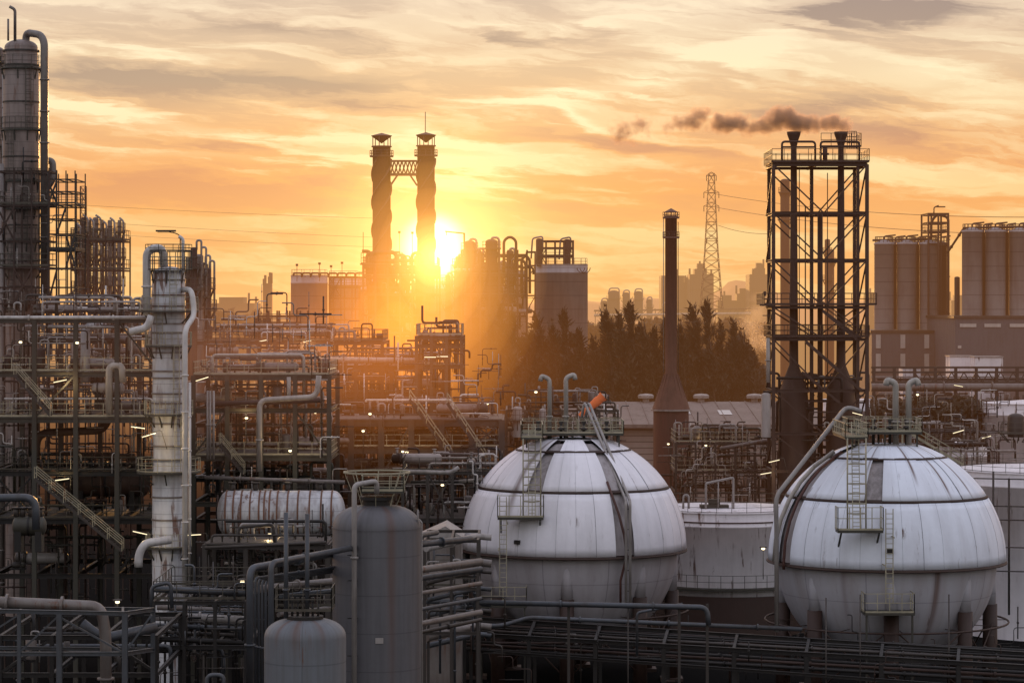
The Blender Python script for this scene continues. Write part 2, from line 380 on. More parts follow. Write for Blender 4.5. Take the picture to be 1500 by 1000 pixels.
# the rest of the dome: Nishita sky plus thin high overcast, bluish away from the sun
ns=t.n('ShaderNodeTexSky'); ns.sky_type='NISHITA'; ns.sun_disc=False; ns.sun_elevation=LEL; ns.sun_rotation=saz
nis=t.scale(ns.outputs[0],(.1,.1,.1))
hi=t.ss(dz,-.05,.9)
amb=t.mix(hi,(.60,.57,.61),(.80,.82,1.0)); amb=t.mix(t.m('MULTIPLY',t.noise(t.scale(dirv,(1,1,3)),2.2,5),.5),amb,(.42,.40,.44))
warm=t.m('MULTIPLY',t.ss(dy,-.1,.9),t.m('SUBTRACT',1.0,t.ss(dz,.0,.6))); amb=t.mix(t.m('MULTIPLY',warm,.8),amb,(1.0,.50,.22))
dome=t.mix(1.0,nis,amb,'ADD')
front=t.m('MULTIPLY',t.ss(dy,.80,.955),t.m('SUBTRACT',1.0,t.ss(dz,.16,.5)))
final=t.mix(front,dome,sky); t.set(bg.inputs[0],final); AMB=bg; bg.inputs[1].default_value=1.0
w.cycles.sampling_method='MANUAL'; w.cycles.sample_map_resolution=1024

# haze: veiling volumes over the plant; their warm emission stands in for scattered sunlight
def hazemat(nm,ext,glow):
    hm=bpy.data.materials.new(nm); hm.use_nodes=True; nt=hm.node_tree; nt.nodes.remove(nt.nodes['Principled BSDF']); t_=NT(nt)
    em=t_.n('ShaderNodeEmission'); em.inputs[0].default_value=(*glow,1); em.inputs[1].default_value=1.0
    out=em.outputs[0]
    if ext>0:
        ab=t_.n('ShaderNodeVolumeAbsorption'); ab.inputs[0].default_value=(0,0,0,1); ab.inputs[1].default_value=ext
        ad=t_.n('ShaderNodeAddShader'); nt.links.new(em.outputs[0],ad.inputs[0]); nt.links.new(ab.outputs[0],ad.inputs[1]); out=ad.outputs[0]
    nt.links.new(out,nt.nodes['Material Output'].inputs['Volume']); return hm
def haze(y0,y1,zb,zt,ext,C_):
    hz=MB(); hz.box((0,(y0+y1)/2,(zt+zb)/2),(3200,y1-y0,zt-zb)); return struct('haze',hz,hazemat('haze',ext,[c*ext for c in C_]),(0,y0,0))
haze(262,359,10,56,.0007,(.60,.21,.07))
haze(361,640,6,62,.00055,(.92,.36,.11))
haze(642,1500,-.5,72,.00055,(1.0,.58,.24))
def glow(c,rad,col,n=5):                 # soft ball of emission, painting in sun glow: nested homogeneous ellipsoids
    for k in range(n):
        f=(k+1)/n; mb=MB(); mb.lathe((0,0,0),[(.001 if abs(a)==90 else math.cos(R_(a)),math.sin(R_(a))) for a in range(-90,91,10)],36)
        o=struct('haze',mb,hazemat('emissive sun glow',0,[v/n/(2*rad[1]*f)*(1.6-f) for v in col]),(0,0,0)); o.location=c; o.scale=[r*f*(1+.013*k) for r in rad]
glow((X(632,372),372,Z(385,372)),(15,26,20),(1.5,.64,.12),6)
glow((X(638,396),396,Z(374,396)),(6.5,8,6.5),(1.6,.95,.28),6)
glow((X(580,345),345,Z(475,345)),(17,30,18),(.90,.26,.025),6)
glow((X(560,262),262,Z(530,262)),(21,22,11),(.36,.10,.014),5)
glow((X(330,240),240,Z(520,240)),(30,26,9.5),(.11,.042,.020),4)

cy=sc.cycles; cy.use_denoising=True; cy.max_bounces=6; cy.diffuse_bounces=3; cy.glossy_bounces=2; cy.transmission_bounces=2; cy.volume_bounces=0
cy.transparent_max_bounces=8; cy.sample_clamp_indirect=4; cy.caustics_reflective=False; cy.caustics_refractive=False
try: cy.denoiser='OPENIMAGEDENOISE'; cy.denoising_input_passes='RGB_ALBEDO_NORMAL'; cy.denoising_prefilter='ACCURATE'
except Exception: pass

# ---------------------------------------------------------------- ground and hills
gm=mat('ground asphalt',(.014,.013,.012),.9,0,.5,(.015,.013,.012),scale=.2,streak=(1,1,1))
g=MB(); g.add([(-9000,-500,0),(9000,-500,0),(9000,12000,0),(-9000,12000,0)],[(0,1,2,3)]); struct('ground',g,gm); gm.node_tree.nodes['Principled BSDF'].inputs['Specular IOR Level'].default_value=0.0
def hills(name,Y,prof,col):
    mb=MB(); n=90; rows=6; vs=[]
    for j in range(rows):
        k=j/(rows-1)
        for i in range(n+1):
            px=prof[0][0]+(prof[-1][0]-prof[0][0])*i/n
            for a,b in zip(prof[:-1],prof[1:]):
                if a[0]<=px<=b[0]: tt=(px-a[0])/(b[0]-a[0]); tt=tt*tt*(3-2*tt); py=a[1]+(b[1]-a[1])*tt
            z=Z(py,Y)-CAMZ*0; h=max(0,z)*math.sin(k*math.pi*.5)*(1+.03*random.uniform(-1,1))
            vs.append((X(px,Y),Y-900*(1-k),h))
    fs=[(j*(n+1)+i,j*(n+1)+i+1,(j+1)*(n+1)+i+1,(j+1)*(n+1)+i) for j in range(rows-1) for i in range(n)]
    mb.add(vs,fs,True)
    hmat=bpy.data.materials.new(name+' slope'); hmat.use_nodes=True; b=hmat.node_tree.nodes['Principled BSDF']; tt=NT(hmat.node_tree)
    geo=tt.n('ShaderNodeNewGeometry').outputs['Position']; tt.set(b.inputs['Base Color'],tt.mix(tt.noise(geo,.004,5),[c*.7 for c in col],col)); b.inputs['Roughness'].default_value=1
    tt.set(b.inputs['Emission Color'],(1.0,.42,.13)); b.inputs['Emission Strength'].default_value=.38  # faint warm emission stands in for haze in front of the hills
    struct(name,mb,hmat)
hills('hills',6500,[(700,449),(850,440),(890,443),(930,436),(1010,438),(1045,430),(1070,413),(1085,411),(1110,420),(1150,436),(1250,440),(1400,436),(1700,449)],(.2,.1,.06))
# ---------------------------------------------------------------- factories
GZ=(0,0,1)
def vcol(name,label,cat,px,top,bot,hw,Y,mt,plats=(),ladders=(),risers=(),group=None,bands=(),dome=True,rmat=None,n=24,railmat=None,segs=(),ringmat=None):
    """upright process column: shell, dome, bands, ring platforms with railings, ladder, riser pipes"""
    rmat=rmat or PALE; railmat=railmat or RAILD
    x=X(px,Y); r=S(hw,Y); zt=Z(top,Y); zb=max(0,Z(bot,Y)); T=thing(name,label,cat,(x,Y,zb),group)
    mb=MB(); prof=[(r*1.0,zb)]
    for (py,k) in sorted(segs,key=lambda a:-a[0]): 
        z=Z(py,Y); prof+= [(prof[-1][0],z-.15),(r*k,z+.15)]
    rt=prof[-1][0]
    if dome:
        zc=zt-rt*.5; prof.append((rt,zc)); prof+=[(rt*math.cos(a),zc+rt*.5*math.sin(a)) for a in [math.pi/2*k/6 for k in range(1,6)]]+[(.01,zt)]
    else: prof+=[(rt,zt),(.01,zt+.02)]
    mb.lathe((x,Y,0),prof,n); part('shell',mb,mt,T)
    if bands:
        for py in bands: b=MB(); b.lathe((x,Y,Z(py,Y)),[(r*.98,-.07),(r+.07,-.07),(r+.07,.07),(r*.98,.07)],n,smooth=False); part('stiffening_ring',b,ringmat or GREY,T)
    for (py,pr,a0,a1) in plats:
        z=Z(py,Y); R2=S(pr,Y); d=MB()
        d.lathe((x,Y,z),[(r+.02,-.14),(R2,-.14),(R2,0),(r+.02,0),(r+.02,-.14)],20,a0=R_(a0),a1=R_(a1),smooth=False)
        for k in range(6):
            t_=R_(a0)+(R_(a1)-R_(a0))*(k+.5)/6; u=Vector((math.cos(t_),math.sin(t_),0))
            d.beam(Vector((x,Y,z-.1))+u*(R2-.1),Vector((x,Y,z-1.1))+u*r,.1)
        pf=part('platform',d,OLIVE,T)
        rl=MB(); rl.ringrail((x,Y,z),R2-.04,R_(a0),R_(a1),1.15,.05,14); part('railing',rl,railmat,T,pf)
    for (ax,p0,p1) in ladders:
        a=R_(ax); u=Vector((math.cos(a),math.sin(a),0)); l=MB()
        l.ladder(Vector((x,Y,Z(p0,Y)))+u*(r+.25),Vector((x,Y,Z(p1,Y)))+u*(r+.25),side=(-u.y,u.x,0),w=.55,cage=u); part('ladder',l,railmat,T)
    for (pts,w_) in risers:
        q=MB(); pp=fillet([P(a,b,Y+dy_) for (a,b,dy_) in pts],S(w_,Y)*3.4,6); q.tube(pp,S(w_,Y),12)
        for i in range(0,len(pp)-1):
            L=(pp[i+1]-pp[i]).length
            if L>4:
                k=int(L/3.2)
                for j in range(1,k+1):
                    c_=pp[i].lerp(pp[i+1],j/(k+1)); dd=(pp[i+1]-pp[i]).normalized(); q.tube([c_-dd*.06,c_+dd*.06],S(w_,Y)*1.35,12)
        part('riser_pipe',q,rmat,T)
    return T

PIPES=[]
def pipe(pts,r,mt,label,group='pipes of the plant',name='pipe',fl=6.0,n=10,bend=3.0,named=True):
    mb=MB(); pp=fillet(pts,max(r*bend,.3),5); mb.tube(pp,r,n)
    if fl:
        for i in range(len(pp)-1):
            d=pp[i+1]-pp[i]; L=d.length
            if L>fl*.7:
                d.normalize(); k=max(1,int(L/fl))
                for j in range(k): c_=pp[i]+d*(L*(j+.5)/k); mb.tube([c_-d*.07,c_+d*.07],r*1.45+.02,n)
    A=sum((pp[i+1]-pp[i]).length for i in range(len(pp)-1))*r/(pts[0][1]**2) if False else sum(Vector((pp[i+1].x-pp[i].x,0,pp[i+1].z-pp[i].z)).length for i in range(len(pp)-1))*r/(pp[0].y**2)
    PIPES.append((A+(1 if named else 0),mb,mt,label,group))

def frame(label,px0,px1,Y0,Y1,levels,nx=3,ny=2,mt=None,rails=(),decks=(),braces=(),top=None,group=None,w=.32,railmat=None,bot=None,name='steel_frame',cat='steel frame',slant=0.0):
    """multi-storey steel structure: each post, level, deck, railing and brace its own part"""
    mt=mt or GREY; railmat=railmat or RAILD
    x0,x1=X(px0,Y0),X(px1,Y0); T=thing(name,label,cat,((x0+x1)/2,(Y0+Y1)/2,0),group)
    zt=Z(top if top is not None else min(levels),Y0); zb=0 if bot is None else max(0,Z(bot,Y0))
    xs=[x0+(x1-x0)*i/(nx-1) for i in range(nx)]; ys=[Y0+(Y1-Y0)*j/max(1,ny-1) for j in range(ny)]
    for xx in xs:
        for yy in ys:
            b=MB(); b.ibeam((xx,yy,zb),(xx,yy,zt),w); part('post',b,mt,T)
    for py in levels:
        z=Z(py,Y0); b=MB()
        for yy in ys: b.ibeam((x0-w/2,yy,z-w/2),(x1+w/2,yy,z-w/2),w*.8,w*1.1)
        for xx in xs: b.ibeam((xx,Y0,z-w/2),(xx,Y1,z-w/2),w*.8,w*1.0)
        part('floor_beam',b,mt,T)
        if py in decks:
            d=MB(); d.box(((x0+x1)/2,(Y0+Y1)/2,z+.06),(x1-x0,(Y1-Y0),.08))
            n_=int((x1-x0)/1.1)
            for i in range(n_): d.box((x0+(i+.5)*(x1-x0)/n_,(Y0+Y1)/2,z-.03),(.08,(Y1-Y0)-.05,.09))
            part('deck',d,mt,T)
        if py in rails:
            rl=MB(); zz=z+.1; rl.rail([(x0,Y0,zz),(x1,Y0,zz),(x1,Y1,zz),(x0,Y1,zz),(x0,Y0,zz)],1.15,1.6,.055); part('railing',rl,railmat,T)
    lv=sorted(levels)
    for (bi,l0,l1,kind) in braces:      # bay index, level pixel from/to
        za,zb_=Z(l0,Y0),Z(l1,Y0); b=MB(); a_,c_=xs[bi],xs[bi+1]
        for yy in (Y0-.02,):
            if kind in('/','x'): b.beam((a_,yy,zb_),(c_,yy,za-.2),.16)
            if kind in('\\','x'): b.beam((c_,yy+.18,zb_),(a_,yy+.18,za-.2),.16)
            if kind=='v': b.beam((a_,yy,za-.2),((a_+c_)/2,yy,zb_),.16); b.beam((c_,yy,za-.2),((a_+c_)/2,yy,zb_),.16)
        part('brace',b,mt,T)
    return T

LM=[(30,300,'by the tall left tower'),(95,350,'in the scaffolding beside the tall tower'),(150,380,'among the slender columns'),(60,500,'under the left roofline of the plant'),(150,520,'above the left walkway'),
 (60,640,'beneath the upper left stair'),(160,650,'under the left walkway'),(160,720,'by the brown drum'),(60,800,'in the shadows at lower left'),(180,830,'at the foot of the white banded column'),
 (250,560,'beside the white banded column'),(330,520,'right of the banded column'),(400,480,'by the small stepped tower'),(400,560,'on the middle deck'),(400,630,'below the middle deck'),(410,700,'above the banded horizontal vessel'),
 (400,790,'under the banded horizontal vessel'),(300,900,'in the lower left pipe rack'),(520,560,'left under the twin stacks'),(600,560,'right under the twin stacks'),(540,650,'below the long brown beam'),(680,640,'at the right end of the brown beam'),
 (580,700,'behind the tall grey tank'),(660,720,'left of the near sphere tank'),(650,820,'between grey tank and sphere tank'),(700,400,'beside the setting sun'),(690,480,'below the setting sun'),(590,420,'between the twin stacks'),(500,450,'in front of the hazy storage tanks'),
 (810,600,'behind the left sphere tank'),(760,650,'at the shoulder of the left sphere tank'),(1060,690,'over the white middle tank'),(1000,690,'right of the brown conical chimney'),(1060,640,'in front of the long warehouse'),(1200,650,'at the foot of the twin-flue tower'),
 (1350,600,'behind the right sphere tank'),(1420,640,'by the small white tank at right'),(1470,560,'in the rear pipe rack at right'),(1330,560,'under the silo row'),(1080,840,'between the two sphere tanks'),(1000,950,'in the lower right pipe rack'),(1350,970,'below the right sphere tank'),
 (910,440,'beyond the trees'),(1450,720,'above the right hand tank')]
def where(px,py):
    return min(LM,key=lambda a:(a[0]-px)**2+1.3*(a[1]-py)**2)[2]

# repeated equipment prototypes (built at origin, then copied)
PROTO={}
def proto(name,fn):
    if name not in PROTO:
        T=fn(); ALL.remove(T); PROTO[name]=T
    return PROTO[name]
USED=set()
def put(name,fn,loc,rz=0.0,sc_=1.0,label='',group=None,sz=None):
    T=proto(name,fn)
    if name in USED: o=copy_tree(T)
    else: o=T; USED.add(name); ALL.append(o)
    o.location=loc; o.rotation_euler=(0,0,rz); o.scale=sz or (sc_,sc_,sc_); o['label']=label
    if group: o['group']=group
    return o
def f_exch(mt):
    def fn():   # shell-and-tube exchanger lying along x, 5 m long
        T=thing('heat_exchanger','x','heat exchanger'); b=MB(); b.lathe((-2.4,0,.95),[(.01,-.35),(.3,-.3),(.5,-.1),(.55,.1),(.55,3.9),(.5,4.1)],18,(1,0,0)); part('shell',b,mt,T)
        b=MB(); b.lathe((1.7,0,.95),[(.01,0),(.68,0),(.68,.14),(.01,.14)],18,(1,0,0)); b.lathe((1.86,0,.95),[(.01,0),(.68,0),(.68,.14),(.56,.15),(.56,.9),(.3,1.05),(.01,1.1)],18,(1,0,0)); part('channel_head',b,GREY,T)
        for xx in (-1.5,1.0): b=MB(); b.box((xx,0,.22),(.22,.9,.44)); b.box((xx,0,.02),(.4,1.1,.06)); part('saddle',b,DARK,T)
        for xx,h in ((-1.9,.7),(2.3,.8)): b=MB(); b.tube([(xx,0,1.3),(xx,0,1.3+h)],.16,10); b.tube([(xx,0,1.24+h),(xx,0,1.32+h)],.27,10); part('nozzle',b,mt,T)
        return T
    return fn
def f_loop(mt,r=.14,wd=.9,h=1.9):
    def fn():   # inverted U of pipe with flanges and a hand wheel valve
        T=thing('pipe_loop','x','pipe loop'); b=MB(); pts=fillet([(-wd/2,0,0),(-wd/2,0,h),(wd/2,0,h),(wd/2,0,0)],r*3,5); b.tube(pts,r,10); part('bend',b,mt,T)
        for sx in (-1,1): b=MB(); b.tube([(sx*wd/2,0,h*.35),(sx*wd/2,0,h*.35+.1)],r*1.8,10); b.tube([(sx*wd/2,0,h*.35+.13),(sx*wd/2,0,h*.35+.22)],r*1.8,10); part('flange',b,GREY,T)
        b=MB(); b.tube([(wd/2,0,h*.22),(wd/2,-.55,h*.22)],.035,6); b.ring((wd/2,-.55,h*.22),.2,.025,12,(0,1,0),m=4); part('hand_wheel',b,REDB,T)
        return T
    return fn
def f_drum(mt,r=.7,h=3.2):
    def fn():
        T=thing('upright_drum','x','vessel'); b=MB(); pr=[(r*.9,.35),(r,.6),(r,h-.4)]+[(r*math.cos(a),h-.4+r*.45*math.sin(a)) for a in [math.pi/2*k/5 for k in range(1,5)]]+[(.01,h-.4+r*.45)]
        b.lathe((0,0,0),pr,18); b.lathe((0,0,h*.5),[(r,-.05),(r+.06,-.05),(r+.06,.05),(r,.05)],18,smooth=False); part('shell',b,mt,T)
        b=MB(); b.lathe((0,0,0),[(r*.75,0),(r*.75,.5)],18); part('skirt',b,DARK,T)
        b=MB(); b.tube(fillet([(0,0,h-.3),(0,0,h+.7),(r+.35,0,h+.7),(r+.35,0,0)],.35),.1,8); part('overhead_pipe',b,PALE,T)
        b=MB(); b.tube([(0,-r+.02,h*.4),(0,-r-.18,h*.4)],.3,12); part('manway',b,GREY,T)
        return T
    return fn
def f_pump():
    T=thing('pump','x','pump'); b=MB(); b.lathe((-.55,0,.5),[(.01,0),(.3,.02),(.32,.1),(.32,.8),(.26,.86),(.01,.9)],14,(1,0,0)); part('motor',b,GREY,T)
    b=MB(); b.lathe((.45,0,.5),[(.01,0),(.28,0),(.34,.1),(.34,.3),(.2,.4),(.01,.42)],14,(1,0,0)); b.tube([(.6,0,.8),(.6,0,1.4)],.12,10); part('casing',b,OLIVE,T)
    b=MB(); b.box((.05,0,.1),(1.7,.7,.18)); part('base',b,DARK,T); return T
def f_valve():
    T=thing('gate_valve','x','valve'); b=MB(); b.lathe((-.3,0,0),[(.01,0),(.3,0),(.3,.08),(.17,.1),(.2,.3),(.17,.5),(.3,.52),(.3,.6),(.01,.6)],12,(1,0,0)); part('body',b,GREY,T)
    b=MB(); b.tube([(0,0,.1),(0,0,.95)],.07,8); b.box((0,0,.5),(.24,.16,.5)); part('yoke',b,GREY,T)
    b=MB(); b.ring((0,0,.95),.27,.03,14,m=5); b.beam((-.26,0,.95),(.26,0,.95),.04); part('hand_wheel',b,REDB,T); return T
def f_lamp():   # pole with twin-tube fitting
    T=thing('flood_lamp','x','lamp'); b=MB(); b.tube([(0,0,0),(0,0,2.6)],.035,6); part('pole',b,RAILD,T)
    b=MB(); b.lathe((0,0,2.6),[(.05,0),(.3,-.05),(.3,-.12)],10); part('hood',b,GREY,T)
    b=MB(); b.lathe((0,0,2.38),[(.01,-.09),(.12,-.05),(.15,.03),(.1,.1)],10); part('bulb',b,LAMPL,T); return T
def f_tube():   # fluorescent batten along x, 1.5 m, tilted arm
    T=thing('strip_light','x','lamp'); b=MB(); b.box((0,0,.08),(1.35,.2,.06)); part('housing',b,GREY,T)
    b=MB(); b.tube([(-.6,0,0),(.6,0,0)],.035,8); part('tube',b,TUBEL,T)
    b=MB(); b.tube(fillet([(.75,0,.1),(1.1,0,.1),(1.1,0,-1.6)],.2),.03,6); part('arm',b,RAILD,T); return T
KINDS_=[('exch1',f_exch(SILVER2),'dull silver heat exchanger','heat exchangers'),('exch2',f_exch(PALE),'pale grey heat exchanger','heat exchangers'),
        ('loop1',f_loop(PALE),'pale inverted U pipe loop with valve','pipe loops'),('loop2',f_loop(CREAM,.12,.7,1.5),'cream inverted U pipe loop','pipe loops'),
        ('drum1',f_drum(SILVER2),'dull silver upright drum','upright drums'),('drum2',f_drum(BROWN,.55,2.6),'brown upright drum','upright drums'),
        ('pump',f_pump,'small motor pump on dark base','pumps'),('valve',f_valve,'gate valve with red hand wheel','gate valves')]
def populate(px0,px1,Y0,Y1,levels,dens=1.0,kinds=(0,1,2,2,3,4,5,6,7,7),seed=1,npipes=3,mats=None,rr=(.045,.15),hgap=None,drops=3):
    """fill the bays of a frame: equipment on each floor, pipes slung along it and dropping between floors"""
    rnd=random.Random(seed); mats=mats or [PALE,SILVER2,GREY,BROWN,CREAM,WPIPE,OLIVE,DARK]
    x0,x1=X(px0,Y0),X(px1,Y0); lv=sorted(levels)
    for li,py in enumerate(lv):
        z=Z(py,Y0)+.1; zn=Z(lv[li-1],Y0)-.5 if li>0 else z+2.0
        H=min(zn-z,6)
        n=max(1,int((x1-x0)/1.75*dens))
        for i in range(n):
            k=KINDS_[rnd.choice(kinds)]; xx=x0+(i+.2+.6*rnd.random())*(x1-x0)/n; yy=Y0+.8+(Y1-Y0-1.6)*rnd.random()
            s_=rnd.uniform(.55,.95); 
            if k[0].startswith('drum') and H<3.8: s_*=.7
            q=750+xx/yy*F; pyy=HOR-(z-CAMZ)/yy*F
            zz=z+(.25+.5*rnd.random() if k[0]=='valve' else 0)
            put(k[0],k[1],(xx,yy,zz),rnd.choice([0,math.pi,math.pi/2,0]),s_,f'{k[2]} {where(q,pyy)}',k[3])
        for i in range(npipes):
            m_=rnd.choice(mats); r=rnd.uniform(*rr); a=rnd.uniform(0,.45); b_=rnd.uniform(.55,1); yy=rnd.uniform(Y0-.3,Y1)
            zz=z+rnd.uniform(.4,H*.95); xa,xb=x0+(x1-x0)*a,x0+(x1-x0)*b_
            pts=[(xa,yy,zz),(xb,yy,zz)]
            if rnd.random()<.6: pts=pts+[(xb,yy,zz-rnd.uniform(1,4))]
            if rnd.random()<.6: pts=[(xa,yy,zz+rnd.uniform(-3.5,2))]+pts
            q=750+(xa+xb)/2/yy*F; pyy=HOR-(zz-CAMZ)/yy*F
            pipe(pts,r,m_,f'{ACC[id(m_)]} pipe running level {where(q,pyy)}','level pipes of the plant',fl=4,named=False)
        for i in range(drops):
            m_=rnd.choice(mats); r=rnd.uniform(rr[0],rr[1]*.8); xx=rnd.uniform(x0,x1); yy=rnd.uniform(Y0-.2,Y1); zt=z+H*rnd.uniform(.6,1.1); zb=max(0,z-rnd.uniform(1,5))
            sd=rnd.choice([-1,1])*rnd.uniform(.6,2.2)
            pts=[(xx,yy,zb),(xx,yy,zt),(xx+sd,yy,zt)]
            if rnd.random()<.5: pts.append((xx+sd,yy,zt-rnd.uniform(.6,2.5)))
            q=750+xx/yy*F; pyy=HOR-((zt+zb)/2-CAMZ)/yy*F
            pipe(pts,r,m_,f'{ACC[id(m_)]} upright pipe {where(q,pyy)}','upright pipes of the plant',fl=3,named=False)
def fine(px0,px1,Y0,Y1,py0,py1,n,seed,mats=None):
    '''the fine tangle: conduits, thin pipes with small bends, stanchions'''
    rnd=random.Random(seed); mats=mats or [PALE,SILVER2,GREY,BROWN,CREAM,DARK,BROWN,DARK,WPIPE]
    for i in range(int(n*.72)):
        yy=rnd.uniform(Y0,Y1); px=rnd.uniform(px0,px1); py=py0+(py1-py0)*rnd.random(); p=P(px,py,yy); r=rnd.choice([.03,.035,.045,.06,.08]); L=rnd.uniform(.8,3.2)
        if p.z<1: continue
        k=rnd.random(); d=rnd.choice([-1,1]); h=rnd.uniform(.5,2.2)
        if k<.35: pts=[p,p+Vector((0,0,L))]
        elif k<.6: pts=[p,p+Vector((L*d,0,0))]
        elif k<.8: pts=[p,p+Vector((0,0,h)),p+Vector((L*d*.6,0,h))]
        else: pts=[p-Vector((0,0,h)),p,p+Vector((L*d*.5,0,0)),p+Vector((L*d*.5,0,h*.8)),p+Vector((L*d*.9,0,h*.8))]
        pipe(pts,r,rnd.choice(mats),'thin pipe','fine pipes',fl=1.5,n=5,named=False)
def tank(label,px,hw,top,Y,mt,group=None,conic=.06,railing=True,name='storage_tank',bot=0,n=48,railmat=None,extra=True,cat='tank'):
    x=X(px,Y); r=S(hw,Y); zt=Z(top,Y); T=thing(name,label,cat,(x,Y,bot),group)
    b=MB(); b.lathe((x,Y,0),[(r,bot),(r,zt-1.5),(r+.05,zt-1.48),(r+.05,zt-1.3),(r,zt-1.28),(r,zt)],n); part('shell',b,mt,T)
    b=MB(); b.lathe((x,Y,0),[(r+.08,zt-.05),(r+.08,zt+.05),(r*.5,zt+r*conic*.5),(.01,zt+r*conic)],n,smooth=False); part('roof',b,mt,T)
    if railing: b=MB(); b.ringrail((x,Y,zt+.05),r-.1,0,2*math.pi,1.1,.05,int(r*4)); part('railing',b,railmat or RAILD,T)
    return T
# ---------------------------------------------------------------- sphere tanks
def sphere_tank(label,px,cy_,hw,Y,strips_up,strips_lo,group,SW=None,SL=None):
    x=X(px,Y); R=S(hw,Y); zc=Z(cy_,Y); T=thing('sphere_tank',label,'gas tank',(x,Y,0),group); c=Vector((x,Y,zc))
    Ri=R*.925
    b=MB(); b.lathe(c,[(.01 if abs(a)==90 else Ri*math.cos(R_(a)),Ri*math.sin(R_(a))) for a in range(-90,91,6)],64); part('vessel',b,SL,T)
    def zone(e0,e1,strips,nm,npan,seed):
        rnd=random.Random(seed); b=MB(); da=360/npan
        a=-90.0
        for k in range(npan):
            a0=-90+k*da; a1=a0+da
            cen=(a0+a1)/2+90; cen=(cen+180)%360-180       # 0 = facing camera, + to the right
            if any(s0<=cen<=s1 for s0,s1 in strips): continue
            j=rnd.uniform(-.025,.03); g=.11
            prof=[]
            es=[e0+(e1-e0)*i/8 for i in range(9)]
            prof=[((R+j)*math.cos(R_(e)),(R+j)*math.sin(R_(e))) for e in es]
            prof=[((R-.12)*math.cos(R_(e0)),(R-.12)*math.sin(R_(e0)))]+prof+[((R-.12)*math.cos(R_(e1)),(R-.12)*math.sin(R_(e1)))]
            b.lathe(c,prof,1,a0=R_(a0+g/2),a1=R_(a1-g/2))
        o=part(nm,b,SW,T); return o
    zone(-.4,31.3,strips_lo,'lower_cladding',36,1); zone(32.9,58.7,strips_up,'upper_cladding',36,2); zone(59.8,74,strips_up,'crown_cladding',24,3)
    b=MB(); b.lathe(c,[((R-.14)*math.cos(R_(74)),(R-.1)*math.sin(R_(74))),(.01,(R+.1)*math.sin(R_(74)))],40); part('crown_plate',b,TANKW,T)
    for s0,s1 in strips_up:
        b=MB(); b.lathe(c,[((R-.3)*math.cos(R_(e_)),(R-.3)*math.sin(R_(e_))) for e_ in range(32,76,4)],3,a0=R_(-90+s0-6),a1=R_(-90+s1+6)); part('joint_strip',b,STRIP,T)
    for s0,s1 in strips_lo:
        b=MB(); b.lathe(c,[((R-.3)*math.cos(R_(e_)),(R-.3)*math.sin(R_(e_))) for e_ in range(0,33,4)],3,a0=R_(-90+s0-6),a1=R_(-90+s1+6)); part('joint_strip',b,STRIP,T)
    for e,t_ in ((-.9,.16),(32.1,.2),(59.2,.16)):
        b=MB(); b.lathe(c,[((R-.75)*math.cos(R_(e)),R*math.sin(R_(e))-t_),((R+.02)*math.cos(R_(e)),R*math.sin(R_(e))-t_*.6),((R+.02)*math.cos(R_(e)),R*math.sin(R_(e))+t_*.3),((R-.75)*math.cos(R_(e)),R*math.sin(R_(e))+t_)],72); part('cladding_ring',b,DKB,T)
    b=MB(); b.ring(c+Vector((0,0,-.25)),R+.06,.07,72,m=6); part('water_ring_pipe',b,BROWN,T)
    nl=8
    for k in range(nl):
        a=R_(-90+ -58+ k*45+ (8)); u=Vector((math.cos(a),math.sin(a),0)); q=c+u*(Ri*.94)
        b=MB(); b.tube([(q.x,q.y,zc-.3),(q.x,q.y,zc-3.9)],.5,16); lg=part('leg',b,SL,T)
        b=MB(); b.tube([(q.x,q.y,zc-3.9),(q.x,q.y,0)],.64,16); b.box((q.x,q.y,.15),(2,2,.3)); part('fireproofing',b,DKB,T,lg)
        a2=a+R_(45); q2=c+Vector((math.cos(a2),math.sin(a2),0))*(Ri*.985)
        b=MB(); b.tube([(q.x,q.y,zc-5),(q2.x,q2.y,1.2)],.07,6); b.tube([(q2.x,q2.y,zc-5),(q.x,q.y,1.2)],.07,6); part('tie_rod',b,BROWN,T)
    b=MB(); b.ring(Vector((x,Y,zc-S(90,Y))),Ri+1.0,.09,64,m=6)
    for k in range(12): a=2*math.pi*k/12; u=Vector((math.cos(a),math.sin(a),0)); b.beam(Vector((x,Y,zc-S(90,Y)))+u*(Ri+1),Vector((x,Y,zc-S(90,Y)))+u*(Ri*.85),.06)
    part('spray_ring',b,BROWN,T)
    return T,c,R,Ri
def on_sphere(c,R,az,el):       # az degrees, 0 facing camera, + right
    a=R_(-90+az); e=R_(el); return c+Vector((math.cos(a)*math.cos(e),math.sin(a)*math.cos(e),math.sin(e)))*R
STRIP=mat('strip sheet',(.40,.35,.345),.6,0,.5)
SW1=polar_mat('shell paint',(.85,.81,.84),.5,(),36,[(R_(-128),.035,13.5,18,.75),(R_(-119),.02,16,19,.6)],.6,(.45,.42,.42),stain=.35)
SW2=polar_mat('shell paint streaked',(.80,.82,.89),.5,(),36,[(R_(-78),.02,18.5,20.5,1.0),(R_(-58),.016,17.3,19,1.0),(R_(-40),.016,17.3,19,1.0),(R_(-112),.015,19,21,.7)],1.0,(.42,.40,.42),stain=.35)
SL1=polar_mat('vessel paint',(.44,.40,.41),.7,(9.5,5.5),10,None,.35,(.32,.28,.27),stain=.7)
SL2=polar_mat('vessel paint stained',(.42,.40,.425),.7,(9.2,5.2),10,[(R_(-71),.035,1,11,.8),(R_(-120),.03,4,12,.4)],.4,(.32,.28,.27),stain=.7)
T1,c1,R1,Ri1=sphere_tank('white sphere tank on brown legs with reddish pipes, left of the pair',840,800,165,250,[(-26,-16),(16,26)],[(19,29)],'white sphere gas tanks',SW1,SL1)
